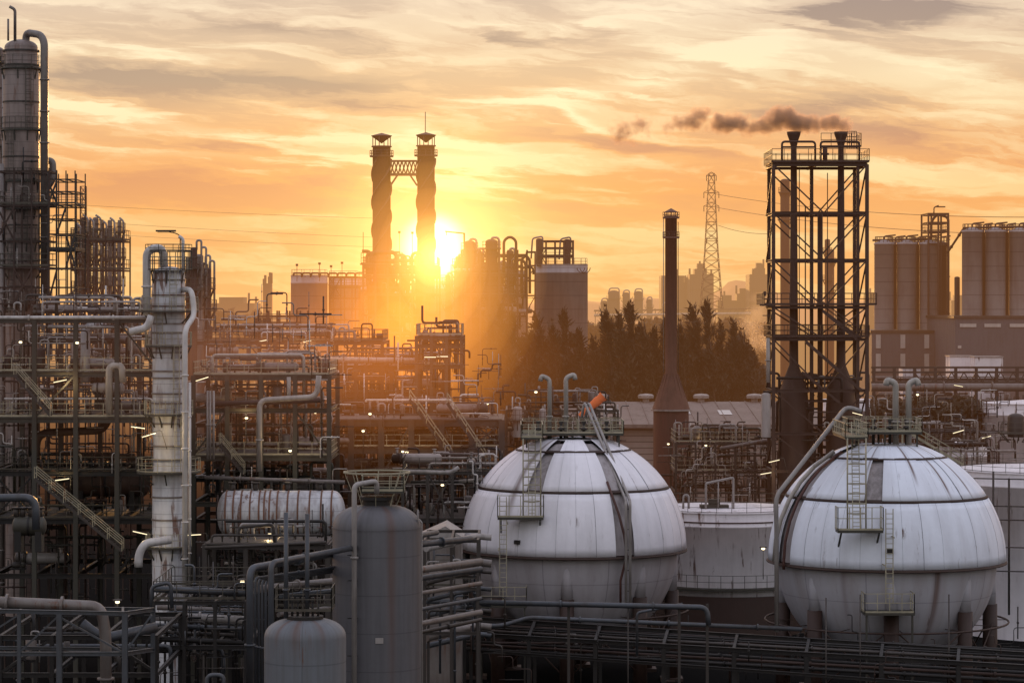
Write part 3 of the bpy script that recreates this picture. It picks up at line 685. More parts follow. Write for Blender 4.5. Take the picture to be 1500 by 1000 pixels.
T2,c2,R2,Ri2=sphere_tank('rust streaked white sphere tank with a diagonal pipe, right of the pair',1298,817,173,238,[(-21,-8),(-72,-61)],[(-72,-61)],'white sphere gas tanks',SW2,SL2)
def sphere_access(T,c,R,Ri,pxl,pxr,py,lad_px,lad2_px,Y,lad_bot,topx0,topx1,toppy):
    # mid platform on the side of the sphere
    yf=c.y-math.sqrt(max(1,(R)**2-(X((pxl+pxr)/2,Y)-c.x)**2-(Z(py,Y)-c.z)**2))
    k=1/1.0; z=CAMZ-(py-HOR)/F*yf; xa=(pxl-750)/F*yf; xb=(pxr-750)/F*yf; 
    d=MB(); d.box(((xa+xb)/2,yf-.75,z),(xb-xa,1.9,.22)); 
    for xx in (xa+.3,xb-.3): d.beam((xx,yf-1.5,z-.1),(xx,yf+.5,z-1.4),.14)
    pf=part('platform',d,OLIVE,T); r=MB(); r.rail([(xa,yf+.2,z+.11),(xa,yf-1.68,z+.11),(xb,yf-1.68,z+.11),(xb,yf+.2,z+.11)],1.9,1.0,.07); part('railing',r,RAILM,T,pf)
    lx=(lad_px-750)/F*yf; l=MB(); l.ladder((lx,yf-1.6,CAMZ-(lad_bot-HOR)/F*yf),(lx,yf-1.6,z+1.9),w=.6,t=.075,rung=.4); l.beam((lx+.4,yf-1.6,z-.5),(lx+.4,yf+.4,z-.5),.09); l.beam((lx-.4,yf-1.6,z-2.8),(lx-.4,yf+.6,z-2.8),.09); part('ladder',l,RAILM,T)
    # lower caged landing
    zl=CAMZ-(lad_bot-HOR)/F*yf; d=MB(); d.box((lx,yf-.6,zl-.9),(4.2,2.4,.2)); 
    for sx in (-1.9,1.9): d.beam((lx+sx,yf-1.6,0),(lx+sx,yf-1.6,zl-.9),.16)
    pf2=part('platform',d,OLIVE,T); r=MB(); r.rail([(lx-2.05,yf+.5,zl-.8),(lx-2.05,yf-1.75,zl-.8),(lx+2.05,yf-1.75,zl-.8),(lx+2.05,yf+.5,zl-.8)],1.6,1.0,.07); part('railing',r,RAILM,T,pf2)
    # upper caged ladder from platform to crown walkway
    zt=CAMZ-(toppy-HOR)/F*(c.y-2); l2=(lad2_px-750)/F*yf; l=MB(); l.ladder((l2,yf-1.2,z+.1),(l2*(c.y-5.2)/yf,c.y-5.4,zt+1.1),w=.6,t=.07,cage=None)
    for s_ in (-.55,.55): 
        l.tube([(l2+s_*1.4,yf-1.3,z+.1),(l2+s_*1.4,yf-1.3,zt)],.07,6)
        l.beam((l2+s_*1.4,yf-1.3,zt-.1),(l2+s_*1.4,c.y-2,zt-.1),.14)
    for k in range(7): zz=z+1.5+k*(zt-z-2)/7; l.ring((l2,yf-1.4,zz),.75,.035,12,m=4)
    part('ladder',l,RAILM,T)
    xa=(topx0-750)/F*c.y; xb=(topx1-750)/F*c.y; d=MB(); d.box(((xa+xb)/2,c.y,zt),(xb-xa,4.6,.2)); d.box((l2,(yf-1.3+c.y-2.3)/2,zt-.01),(1.9,abs(c.y-2.3-yf+1.3),.18))
    for xx in (xa+.4,xb-.4,0.5*(xa+xb)):
        for yy in (-2,2): d.beam((xx,c.y+yy,zt-.1),(xx,c.y+yy,c.z+math.sqrt(max(0.1,R*R-(xx-c.x)**2-4))-.2),.14)
    pf3=part('platform',d,OLIVE,T); r=MB(); r.rail([(xa,c.y-2.3,zt+.1),(xb,c.y-2.3,zt+.1),(xb,c.y+2.3,zt+.1),(xa,c.y+2.3,zt+.1),(xa,c.y-2.3,zt+.1)],1.15,1.0,.07)
    r.rail([(l2-.95,yf-1.3,zt+.08),(l2-.95,c.y-2.3,zt+.08)],1.15,1.2,.07); r.rail([(l2+.95,yf-1.3,zt+.08),(l2+.95,c.y-2.3,zt+.08)],1.15,1.2,.07); r.rail([(l2-.95,yf-1.3,zt+.08),(l2+.95,yf-1.3,zt+.08)],1.15,1.2,.07)
    part('railing',r,RAILM,T,pf3)
    # drain of valves under the crown walkway
    for i in range(4):
        v=MB(); xx=xa+(i+.7)*(xb-xa)/4.4; zz=c.z+math.sqrt(max(.1,R*R-(xx-c.x)**2)); v.tube([(xx,c.y,zz-.4),(xx,c.y,zt+.9)],.14,8); v.tube([(xx,c.y,zt+.3),(xx,c.y,zt+.5)],.3,8); v.box((xx,c.y,zt+1.05),(.4,.3,.3)); part('relief_valve',v,GREY,T)
    return zt
zt1=sphere_access(T1,c1,R1,Ri1,729,796,757,737,779,250,870,765,912,636)
zt2=sphere_access(T2,c2,R2,Ri2,1224,1290,776,1299,1252,238,880,1238,1345,634)
def vent(T,px,py,Y,z0,r,d=1):
    m=MB(); m.tube(fillet([(X(px,Y),Y,z0),(X(px,Y),Y,Z(py+4,Y)),(X(px,Y)+d*.75,Y,Z(py,Y)+.05),(X(px,Y)+d*.85,Y,Z(py,Y)-.45)],.35),r,12)
    m.tube([(X(px,Y),Y,z0+2.1),(X(px,Y),Y,z0+2.25)],r*1.5,12); part('vent_pipe',m,CREAM,T)
vent(T1,805,551,250,c1.z+R1-.6,.21,-1); vent(T1,829,549,250,c1.z+R1-.6,.22,1)
vent(T2,1312,557,238,c2.z+R2-.6,.28,-1); vent(T2,1331,557,238,c2.z+R2-.6,.27,1)
b=MB(); b.box((X(1328,232),c2.y-4.2,Z(662,c2.y-4.2)-.05),(1.6,.3,.6)); 
# diagonal deluge pipes over the spheres
yb=c1.y-9.9
for dx_ in (0,6.0): 
    b=MB(); b.tube(fillet([P(852+dx_,612,250),P(856+dx_,588,250),P(914+dx_,726,242),P(917+dx_,735,yb),P(917+dx_,882,yb)],.5),.13,8); part('riser_pipe',b,PALE,T1)
for k in range(7):
    b=MB(); f=k/6; p_=P(857,592,250).lerp(P(914,726,242),f); b.beam(p_,p_+Vector((.4,0,.05)),.07); part('rung_bar',b,GREY,T1)
for k in range(5): b=MB(); p_=P(917,745+k*30,yb); b.beam(p_,p_+Vector((.45,0,0)),.07); b.beam(p_,p_+Vector((0,1.6,0)),.06); part('rung_bar',b,GREY,T1)
b=MB(); b.tube([on_sphere(c1,R1+.12,a_,e_) for a_,e_ in ((20,38),(21,30),(23,20),(24.5,10),(25.5,0))]+[P(909,850,c1.y-9.4),P(909,884,c1.y-9.4)],.11,8); part('drain_pipe',b,REDB,T1)
yb2=c2.y-5.2
b=MB(); b.tube(fillet([P(1262,602,236),P(1240,595,236),P(1137,726,yb2),P(1138,925,yb2)],.6),.19,10); part('riser_pipe',b,PALE,T2)
b=MB(); b.tube([on_sphere(c2,R2+.15,-64,e_) for e_ in (64,50,40,30,20,10,0,-3)],.13,8); part('drain_pipe',b,REDB,T2)
b=MB(); b.tube([on_sphere(c2,R2+.3,-72,e_) for e_ in (62,50,40,30,20,10,0)],.2,8); part('riser_pipe',b,CREAM,T2)
for T,c,R,az,el in ((T1,c1,R1,-30,6.5),(T2,c2,R2,-6,8.5)):
    p_=on_sphere(c,R,az,el); b=MB(); b.box(p_,(.5,.5,.34),R_(az)); part('nozzle',b,DARK,T)
# ---------------------------------------------------------------- tanks by the spheres
Tm=tank('wide white storage tank with railed roof, between the two sphere tanks',1063,112,744,290,TANKW)
b=MB(); b.lathe((X(1063,290),290,Z(850,290)),[(S(112,290)+.0,0),(S(112,290)+1.3,0),(S(112,290)+1.3,-.2),(S(112,290),-.2)],48,smooth=False); pf=part('walkway',b,OLIVE,Tm)
b=MB(); b.ringrail((X(1063,290),290,Z(850,290)),S(112,290)+1.25,0,2*math.pi,1.4,.06,48); part('railing',b,RAILD,Tm,pf)
b=MB(); z_=Z(744,290); b.tube(fillet([(X(1032,288),286,z_),(X(1032,288),286,z_+2.9),(X(1072,288),286,z_+3.5),(X(1072,288),286,z_)],.2),.12,8); b.tube([(X(1050,288),286,z_),(X(1050,288),286,z_+3.1)],.07,6); b.tube(fillet([(X(1000,288),287,z_),(X(1000,288),287,z_+1.6),(X(1008,288),287,z_+1.6),(X(1008,288),287,z_)],.3),.12,8); part('roof_pipe',b,PALE,Tm)
b=MB(); b.box((X(1045,288),287,z_+.45),(3,1.5,.3)); b.box((X(1045,288),287,z_+.9),(1.2,.7,.6)); part('roof_platform',b,OLIVE,Tm)
b=MB(); b.lathe((X(1063,290),290,0),[(S(112,290)+.9,0),(S(112,290)+.9,Z(857,290)-.3)],48); part('base_wall',b,DKB,Tm)
b=MB(); b.lathe((X(1063,290),290,Z(757,290)),[(S(112,290),-.06),(S(112,290)+.06,-.06),(S(112,290)+.06,.06),(S(112,290),.06)],48); part('wind_girder',b,BROWN,Tm)
Tr=tank('large grey white storage tank cut by the right edge of the picture',1540,137,687,287,TANKW,railing=True)
b=MB()
for k,pp in enumerate(((1425,1432,700,900),(1455,1455,690,920),(1478,1478,700,900))): b.tube([P(pp[0],pp[2],277.5),P(pp[1],pp[3],277.5)],.12,6)
for py in (700,740,760,800,835): b.tube([P(1415,py,276.5),P(1512,py+2,276.5)],.07,6)
part('shell_pipe',b,GREY,Tr)
b=MB(); b.stair(P(1322,628,276),P(1410,680,276),1.0); b.stair_rail(P(1322,628,276),P(1410,680,276),1.0); b.beam(P(1322,628,276),(X(1322,276),276,0),.18); solo('stairway',b,RAILM,'sloping yellow railed stair behind the right sphere tank','stairs')
tank('small white tank behind the right sphere tank, with sunlit top',1503,63,590,345,TANKW,railing=False,conic=.08)
tank('low pale tank seen just behind the top of the right sphere',1240,34,585,350,TANKW,railing=False)
tank('pale round tank low behind the right sphere, beside its vents',1405,40,650,330,TANKW,railing=True,conic=.1)
# ---------------------------------------------------------------- foreground tanks
Y=175; x=X(552,Y); r=S(65,Y); T=thing('process_tank','tall dark grey cylindrical tank with rust run and domed top, nearest centre','tank',(x,Y,0))
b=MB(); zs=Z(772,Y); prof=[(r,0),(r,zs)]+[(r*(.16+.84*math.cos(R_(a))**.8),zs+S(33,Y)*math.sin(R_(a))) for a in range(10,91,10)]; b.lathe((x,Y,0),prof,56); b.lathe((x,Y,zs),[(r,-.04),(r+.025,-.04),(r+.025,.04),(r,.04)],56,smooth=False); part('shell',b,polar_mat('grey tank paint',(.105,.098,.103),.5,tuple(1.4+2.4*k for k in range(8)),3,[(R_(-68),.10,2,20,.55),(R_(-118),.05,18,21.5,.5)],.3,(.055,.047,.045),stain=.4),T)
b=MB(); a_=R_(-84); b.box((x+math.cos(a_)*(r+.02),Y+math.sin(a_)*(r+.02),Z(930,Y)),(.5,.05,.35),R_(6)); part('name_plate',b,PALE,T)
b=MB(); b.lathe((x,Y,Z(738,Y)-.2),[(.9,0),(.9,.5),(1.15,.5),(1.15,.7),(.01,.7)],28,smooth=False); part('nozzle',b,DARK,T)
b=MB(); zp=Z(719,Y); b.box((X(562,Y),Y,zp),(S(62,Y),2.4,.12)); b.box((X(562,Y),Y-1.18,zp+.18),(S(62,Y),.05,.3)); pf=part('platform',b,OLIVE,T)
b=MB(); b.rail([(X(531,Y),Y-1.2,zp+.05),(X(592,Y),Y-1.2,zp+.05),(X(592,Y),Y+1.2,zp+.05),(X(531,Y),Y+1.2,zp+.05),(X(531,Y),Y-1.2,zp+.05)],1.0,.8,.045); part('railing',b,RAILM,T,pf)
b=MB(); b.lathe((x,Y,Z(690,Y)),[(2.15,0),(2.15,-.1),(2.05,-.1),(2.05,0),(2.15,0)],40,smooth=False)
for k in range(8): a=2*math.pi*k/8; b.beam((x+2.1*math.cos(a),Y+2.1*math.sin(a),Z(690,Y)),(x+2.1*math.cos(a)*.6,Y+2.1*math.sin(a)*.6,Z(740,Y)),.04)
part('top_ring',b,RAILM,T)
b=MB(); b.tube(fillet([P(552,722,Y-2),P(552,704,Y-2.2),P(519,710,Y-3.1),P(519,1040,Y-3.1)],.35),.165,12); 
for py in (815,): b.tube([P(519,py,Y-3.1),P(519,py+3,Y-3.1)],.26,12)
part('vent_pipe',b,PALE,T)
b=MB()
for py in (813,850,905,960,1000):
    b=MB(); b.beam(P(509,py,Y-3.0),P(531,py,Y-2.4),.05); b.beam(P(519,py,Y-3),P(519,py,Y-2),.1); part('bracket',b,DARK,T)
b=MB(); b.tube([P(614,760,Y-1),P(618,765,Y-1),P(618,1040,Y-1)],.05,6); b.tube([P(612,746,Y-.8),P(612,780,Y-.8)],.06,6); part('conduit',b,PALE,T)
Y=150; x=X(447,Y); r=S(60,Y); T=thing('process_tank','short pale tank with stained dome and two vent pipes at bottom centre','tank',(x,Y,0))
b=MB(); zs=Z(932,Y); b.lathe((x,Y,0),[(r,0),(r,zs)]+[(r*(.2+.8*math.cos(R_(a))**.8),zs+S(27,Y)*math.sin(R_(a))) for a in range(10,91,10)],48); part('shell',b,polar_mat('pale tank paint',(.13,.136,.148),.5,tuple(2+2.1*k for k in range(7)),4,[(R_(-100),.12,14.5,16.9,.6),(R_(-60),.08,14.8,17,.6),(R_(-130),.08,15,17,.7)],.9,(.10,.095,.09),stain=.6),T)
b=MB(); b.lathe((x,Y,Z(906,Y)),[(1.0,-.05),(1.0,.18),(.01,.18)],24,smooth=False); part('manway',b,DARK,T)
b=MB(); zp=Z(892,Y); b.rail([(X(405,Y),Y-1.3,zp),(X(488,Y),Y-1.3,zp),(X(488,Y),Y+1.3,zp),(X(405,Y),Y+1.3,zp),(X(405,Y),Y-1.3,zp)],1.3,.7,.045); part('railing',b,RAILD,T)
for px,top in ((419,750),(450,752)): b=MB(); b.tube([P(px,top,Y-.2),P(px,905,Y-.2)],.125,12); b.tube([P(px,862,Y-.2),P(px,865,Y-.2)],.2,12); part('vent_pipe',b,FPIPE,T)
for px in (428,436,444,458,466): b=MB(); b.tube([P(px,908,Y),P(px,880,Y)],.07,8); b.tube([P(px,893,Y),P(px,895,Y)],.15,8); b.box(P(px,878,Y),(.2,.2,.25)); part('relief_valve',b,DARK,T)
# comb of pipes beside it
def cpipe(pts,w_,m_,lab,Y,grp,**k): return pipe([P(a,b_,Y if len(q)<3 else q[2]) for q in pts for a,b_ in [(q[0],q[1])]],S(w_,Y),m_,lab,grp,**k)
cz=lambda py,Y0,Y1: HOR+(py-HOR)*Y0/Y1
cpipe([(366,1040),(366,832),(500,cz(832,165,176),176),(690,cz(832,165,186),186)],5.5,FPIPE,'thick blue grey pipe, rising at left of the comb and running back right',165,'comb of blue grey pipes')
cpipe([(397,1040,162),(397,824,162),(640,cz(824,162,184),184)],4.5,FPIPE,'blue grey pipe standing tallest in the comb beside the short tank',165,'comb of blue grey pipes')
for k,px in enumerate((374,379,384,389)):
    cpipe([(px,1040,166+k*.5),(px,846+k*2,166+k*.5),(600,cz(850+k*2,166,182),182+k)],1.8,FPIPE,f'thin blue grey pipe in the comb, {["first","second","third","fourth"][k]} of the thin ones',166,'comb of blue grey pipes')
for k,py in enumerate((862,876,900,925,948,962)):
    cpipe([(380+k*14,py,176+k),(500,py-12,182+k),(705,py-40-k*3,190+k)],(5.5,4.5,3.5,3,4.5,3)[k],(SILVER2,FPIPE,SILVER2,FPIPE,SILVER2,GREY)[k],f'slanting pipe passing behind the tall grey tank, {["first","second","third","fourth","fifth","sixth"][k]} from top',180,'slanting pipes behind the grey tank')
# ---------------------------------------------------------------- lower left pipe bridge
Y=150; T=thing('pipe_bridge','blue grey trussed pipe bridge in the lower left corner','pipe bridge',(X(100,Y),Y,0))
for py in (898,957):
    b=MB(); b.ibeam(P(-20,py-4 if py<900 else py,Y),P(183,py,Y),.22); b.ibeam(P(183,py,Y),P(224,py-6,Y+9),.22); b.ibeam(P(-20,py-9,Y+9),P(224,py-6,Y+9),.2); part('chord',b,FPIPE,T)
for px in (28,87,183): b=MB(); b.ibeam(P(px,898,Y),(X(px,Y),Y,0),.3 if px!=28 else .2); part('post',b,FPIPE,T)
b=MB(); b.ibeam(P(224,890,Y+9),(X(224,Y+9),Y+9,0),.25); part('post',b,FPIPE,T)
for a,c_ in (((28,955),(85,902)),((-20,930),(24,902)),((90,905),(180,955)),((187,950),(222,900))): b=MB(); b.beam(P(*a,Y),P(*c_,Y),.1); part('brace',b,FPIPE,T)
b=MB()
for k in range(7): b.beam(P(k*30,898,Y),P(k*30,890,Y+9),.14)
part('cross_beam',b,FPIPE,T)
cpipe([(-30,880,152),(148,888,152),(155,930,152),(155,1040,152)],8.5,SILVER2,'fat stained pipe lying on top of the lower left bridge',152,'pipes of the lower left bridge',fl=3,bend=2)
cpipe([(120,912,156),(150,935,156),(228,918,158)],7.5,FPIPE,'fat pipe bending inside the lower left bridge',156,'pipes of the lower left bridge')
for k,(p0,p1,py,w_,YY) in enumerate(((222,362,865,5,172),(225,360,905,6.5,174),(222,360,918,3.5,173),(225,358,928,3,176),(226,358,938,4,172),(230,358,892,4,178))):
    cpipe([(p0,py-3),(p1,py+3)],w_,(FPIPE,PALE,FPIPE,GREY,DARK,SILVER2)[k],f'level pipe left of the pipe comb, {["topmost","third","fourth","fifth","lowest","second"][k]} of six',YY,'level pipes left of the comb')
cpipe([(222,893,171),(222,858,171),(250,852,171),(252,890,171)],3,FPIPE,'small pale pipe hoop at the left end of the level pipes',171,'small hoops')
cpipe([(303,1040,150),(303,988,150),(328,988,150),(328,1040,150)],3.2,FPIPE,'short pipe hoop at the bottom edge left of the short tank',150,'small hoops')
frame('dark steel pipe support with uprights, left of the pipe comb',225,360,171,180,[880,945],4,2,DARK,(880,),w=.22)
populate(228,355,172,179,[945,975],.5,(7,6,2),11,3,[DARK,GREY,FPIPE],(.06,.14))
frame('dark steel rack in the bottom left corner',0,228,160,172,[930,985],4,2,DARK,(),(),[(0,930,985,'/'),(2,930,985,'\\')],w=.25)
populate(0,228,163,171,[985],.6,(7,6,2,4),12,5,[DARK,GREY,FPIPE],(.07,.2))
# ---------------------------------------------------------------- lower right pipe rack
T=thing('pipe_rack','long dark pipe rack crossing the bottom right of the picture','pipe rack',(5,220,0))
pa=lambda px,py,Y: P(px,py,Y)
for (a,c_,w_) in (((680,928,232),(1520,977,206),.34),((690,905,238),(1520,958,211),.3),((690,952,231),(1520,1012,205),.24)):
    b=MB(); b.ibeam(P(*a),P(*c_),w_); part('long_beam',b,DARK,T)
for k in range(9):
    f=k/8; q=P(680,928,232).lerp(P(1520,977,206),f); q2=P(690,905,238).lerp(P(1520,958,211),f)
    b=MB(); b.ibeam(q-Vector((0,0,.2)),(q.x,q.y,0),.34); part('post',b,DARK,T)
    b=MB(); b.ibeam(q2-Vector((0,0,.2)),(q2.x,q2.y,0),.3); part('post',b,DARK,T)
    b=MB(); b.ibeam(q+Vector((0,.2,0)),q2,.24); part('cross_beam',b,DARK,T)
for k in range(11):
    f=(k+.5)/11; o=Vector((0,(-1.5+k*.62),random.uniform(.1,.35)-(.0 if k%3 else 1.6)))
    a=P(640,920,236)+o; c_=P(1530,968,210)+o; m_=(DARK,GREY,DARK,BROWN)[k%4]
    pipe([a,c_],random.uniform(.06,.16),m_,f'long {ACC[id(m_)]} pipe on the lower right rack, {["1st","2nd","3rd","4th","5th","6th","7th","8th","9th","10th","11th"][k]} from the front','pipes on the lower right rack',fl=7,n=8)
cpipe([(618,880,214),(1036,889,214),(1038,915,214)],4,FPIPE,'pale level pipe crossing in front of the left sphere legs',214,'level pipes before the spheres')
cpipe([(690,916,224),(735,916,224),(775,904,224),(1175,921,224)],3.2,FPIPE,'pale kinked pipe in front of the sphere legs, lower one',224,'level pipes before the spheres')
cpipe([(933,960,220),(933,897,220),(1000,884,220)],2,FPIPE,'thin hooked pipe standing right of the left sphere foot',220,'level pipes before the spheres')
for px in (700,833,995,1036): b=MB(); b.ibeam(P(px,884,214.4),(X(px,214.4),214.4,0),.22); solo('pipe_support',b,GREY,f'slim upright steel support {where(px,920)} at the pale level pipe','support',group='supports under the pale level pipe')
populate(690,1500,222,236,[985],.1,(7,6,2,3),13,2,[DARK,BROWN,GREY],(.06,.13),drops=3)
for k,(px,py0) in enumerate(((433,0),(1210,875),(1260,870),(920,890),(1390,870))):
    if k: b=MB(); b.tube([P(px,py0,214),(X(px,214),214,0)],.06,6); solo('lightning_mast',b,GREY,f'thin bare mast standing in front of the spheres {["","under the right ladder","beside the right sphere ladder","before the left sphere leg","near the right sphere leg"][k]}','mast',group='thin masts')
# right of grey tank, pipes
for k,(py,w_) in enumerate(((797,5),(835,6),(848,3),(873,3.5),(895,4),(905,3.5),(928,5.5),(940,4))):
    Yk=200+k*2.2; m_=(PALE,SILVER2,GREY,FPIPE,FPIPE,GREY,SILVER2,FPIPE)[k]
    pipe([P(624,py+6,Yk),P(700,py-12,Yk+8),P(720,py-10,Yk+8)],S(w_,Yk),m_,f'{ACC[id(m_)]} pipe between grey tank and left sphere, {["1st","2nd","3rd","4th","5th","6th","7th","8th"][k]} from top','pipes between grey tank and sphere')
frame('slim steel rack between the tall grey tank and the left sphere',622,700,205,214,[790,860,925],3,2,GREY,(860,),w=.22)
populate(624,698,205,213,[860,925],.8,(2,3,7,7),14,2,[GREY,FPIPE,PALE],(.06,.12))
# gabled hut
Y=225; T=thing('hut','small pale gabled hut between the grey tank and the left sphere','hut',(X(645,Y),Y,0))
xa,xb=X(618,Y),X(676,Y); ze=Z(787,Y); zr=Z(770,Y); b=MB(); b.box(((xa+xb)/2,Y+3,ze/2),(xb-xa,6,ze)); part('wall',b,SILVER2,T)
xm=(xa+xb)/2+.3; b=MB(); b.add([(xa-.2,Y-.3,ze),(xm,Y-.3,zr),(xb+.2,Y-.3,ze),(xa-.2,Y+6.3,ze),(xm,Y+6.3,zr),(xb+.2,Y+6.3,ze)],[(0,1,4,3),(1,2,5,4),(0,2,1),(3,4,5)]); part('roof',b,PALE,T)
# ---------------------------------------------------------------- left: tall tower, columns
FRONT=(-170,-10)
vcol('distillation_tower','tallest silver tower with many ring platforms at the far left','column',31,58,900,26,258,TOWER,
     plats=[(100,31,-180,180),(190,30,-200,40),(265,29,-180,0),(305,32,-200,20),(352,31,-180,20),(391,38,-180,30),(444,46,-180,180),(540,36,-180,180)],
     ladders=[(-60,190,100),(-110,265,190),(-70,352,265),(-110,444,352)],bands=(75,96,150,230,330,420),n=28,segs=[(96,.93),(190,1.0)],rmat=SILVER2,
     risers=[([(38,70,0),(38,48,0),(65,52,-2),(65,440,-2)],5.5),([(22,60,-1),(22,14,-1),(14,10,-1)],2.2),([(12,60,1),(12,28,1)],1.5),([(3,240,-4),(3,900,-4)],3.0),([(66,235,-1),(77,236,-1),(78,262,-1),(69,275,-1)],5)])
vcol('distillation_tower','silver tower cut by the left edge of the picture','column',-8,68,900,14,262,TOWER,plats=[(92,18,-180,180),(215,18,-180,180),(330,18,-180,180)],ladders=[(-60,330,215)],bands=(130,260,390),risers=[([(5,440,-2),(5,110,-2)],2)])
# white banded column in front
vcol('distillation_tower','white banded column with rust streaks, standing clear in front at left','column',247,390,1000,24,232,SILVER,
     plats=[(396,29,-180,180),(455,44,-180,180),(506,34,-200,20),(606,36,-190,10),(690,47,-180,180),(800,34,-200,20)],
     ladders=[(-70,455,396),(-55,690,606),(-60,606,506),(-110,506,455)],bands=(410,432,448,474,487,516,543,553,576,590,620,652,672,727,760),n=32,segs=[(690,.93),(505,1.0),(640,.98)],rmat=WPIPE,ringmat=SILVER2,railmat=RAILM,
     risers=[([(215,462,-1),(215,366,-1),(238,362,-1),(241,396,0)],6),([(262,424,0),(281,424,-2),(285,462,-2),(271,482,-4),(271,872,-4)],4),([(268,400,-1),(268,350,-1),(262,346,-1)],2.5),([(278,560,-3),(278,860,-3)],2),
             ([(222,462,-2),(216,480,-2),(190,486,-2)],5.5),([(250,790,-5),(212,795,-6),(203,812,-6),(203,830,-6)],6)])
b=MB(); b.tube(fillet([P(264,396,231),P(264,345,231),P(256,341,231),P(248,340,231)],.3),.05,6); b.box(P(243,339,231)+Vector((0,0,.05)),(1.7,.25,.14),0); T=thing('street_lamp','slim dark lamp arm standing on top of the white banded column','lamp',P(264,396,231)); part('arm',b,DARK,T)
b=MB(); b.box(P(243,339,231)-Vector((0,0,.07)),(1.4,.18,.05)); part('tube',b,GREY,T)
b=MB(); b.ringrail((X(247,232),232,Z(396,232)),S(34,232),-math.pi,math.pi,1.6,.06,18); b.ringrail((X(247,232),232,Z(396,232)+1.6),S(34,232),-math.pi,math.pi,.6,.05,10); solo('top_cage',b,RAILD,'railed cage around the top of the white banded column','railing')
# cluster right of it
for k,(px,top,hw,m_) in enumerate(((284,362,5,BROWN),(291,372,7,SILVER2),(303,392,6,BROWN),(276,376,4,GREY),(297,384,3,GREY))):
    vcol('process_tower',f'slender column close behind the white banded column, {["tallest","stout silver","right hand brown","left hand grey","thin grey"][k]} one','column',px,top,640,hw,300+k*3,m_,plats=[(top+30,hw+7,-180,180),(top+62,hw+9,-180,180)],bands=(top+15,top+45,top+80),n=14,group='slender columns behind the banded column',
      risers=[([(px+4,top+4,0),(px+4,top-10,0),(px+11,top-10,0),(px+11,top+90,0)],1.6)])
# slender column cluster 95-185
for k,(px,top,hw) in enumerate(((112,330,4),(122,318,5),(131,322,4),(140,318,6),(150,326,4),(161,322,5),(175,322,4),(168,345,3))):
    m_=(SILVER2,BROWN,GREY,SILVER2,BROWN,SILVER2,SILVER2,GREY)[k]
    vcol('process_tower',f'slender far column of the left cluster, {["first","second","third","fourth","fifth","sixth","eighth","seventh"][k]} from left','column',px,top,560,hw*.66,320+k*4,m_,plats=[(top+18+k%3*4,hw+5,-180,180),(top+55,hw+6,-180,180),(top+96,hw+5,-180,180)],bands=(top+10,top+70),n=12,group='slender columns at left',
      risers=[([(px+hw+2,top+110,0),(px+hw+2,top+2,0),(px,top-3,0)],1.5)])
frame('tall open scaffold tower of the slender columns',104,180,318,324,[352,395,436],4,2,BROWN,(352,395),(),[(0,352,395,'x')],w=.16,top=345)
frame('thin scaffolding hung on the right of the tall tower',70,110,252,258,[262,280,300,320,342,366,392,420,446],4,2,GREY,(300,366),(366,),[(0,262,300,'x'),(1,300,342,'/'),(2,342,392,'x'),(0,392,446,'/')],w=.1,top=250)
frame('spiky scaffold on the left flank of the tall tower',-5,72,250,254,[250,300,352,391,420,444],4,2,BROWN,(300,391),(),[(0,300,352,'x'),(1,391,444,'x')],w=.13,top=246)
def lattice(label,px,top,bot,wt,wb,Y,m_,arms=(),nseg=14,group=None,t=.12,name='lattice_mast',cat='mast',waist=None):
    x=X(px,Y); T=thing(name,label,cat,(x,Y,max(0,Z(bot,Y))),group); zt=Z(top,Y); zb=max(0,Z(bot,Y)); b=MB(); br=MB()
    def hw(f): 
        if waist: 
            return (S(wb,Y)*(1-f/waist[0])+S(waist[1],Y)*f/waist[0])/2 if f<waist[0] else (S(waist[1],Y)*(1-(f-waist[0])/(1-waist[0]))+S(wt,Y)*(f-waist[0])/(1-waist[0]))/2
        return (S(wb,Y)*(1-f)+S(wt,Y)*f)/2
    co_=lambda f,i:(x+(-1,1,1,-1)[i]*hw(f),Y+(-1,-1,1,1)[i]*hw(f),zb+(zt-zb)*f)
    for i in range(4):
        lg=MB()
        for k in range(nseg): lg.beam(co_(k/nseg,i),co_((k+1)/nseg,i),t)
        part('leg',lg,m_,T)
        j=(i+1)%4
        for k in range(nseg):
            br.beam(co_(k/nseg,i),co_((k+1)/nseg,j),t*.6); br.beam(co_(k/nseg,j),co_((k+1)/nseg,i),t*.6); br.beam(co_((k+1)/nseg,i),co_((k+1)/nseg,j),t*.6)
    part('bracing',br,m_,T)
    for (py,aw) in arms:
        a=MB(); z=Z(py,Y); h=S(aw,Y)
        for s_ in (-1,1): a.beam((x,Y-hw(.9),z),(x+s_*h,Y,z+.25),t*.8); a.beam((x,Y+hw(.9),z),(x+s_*h,Y,z+.25),t*.8); a.beam((x,Y,z+S(6,Y)),(x+s_*h,Y,z+.3),t*.7); a.tube([(x+s_*h,Y,z+.2),(x+s_*h,Y,z-1.6)],t*.8,6)
        part('cross_arm',a,m_,T)
    return T
lattice('thin lattice mast rising behind the slender columns at left',122,273,440,8,9,420,BROWN,nseg=14,t=.1)
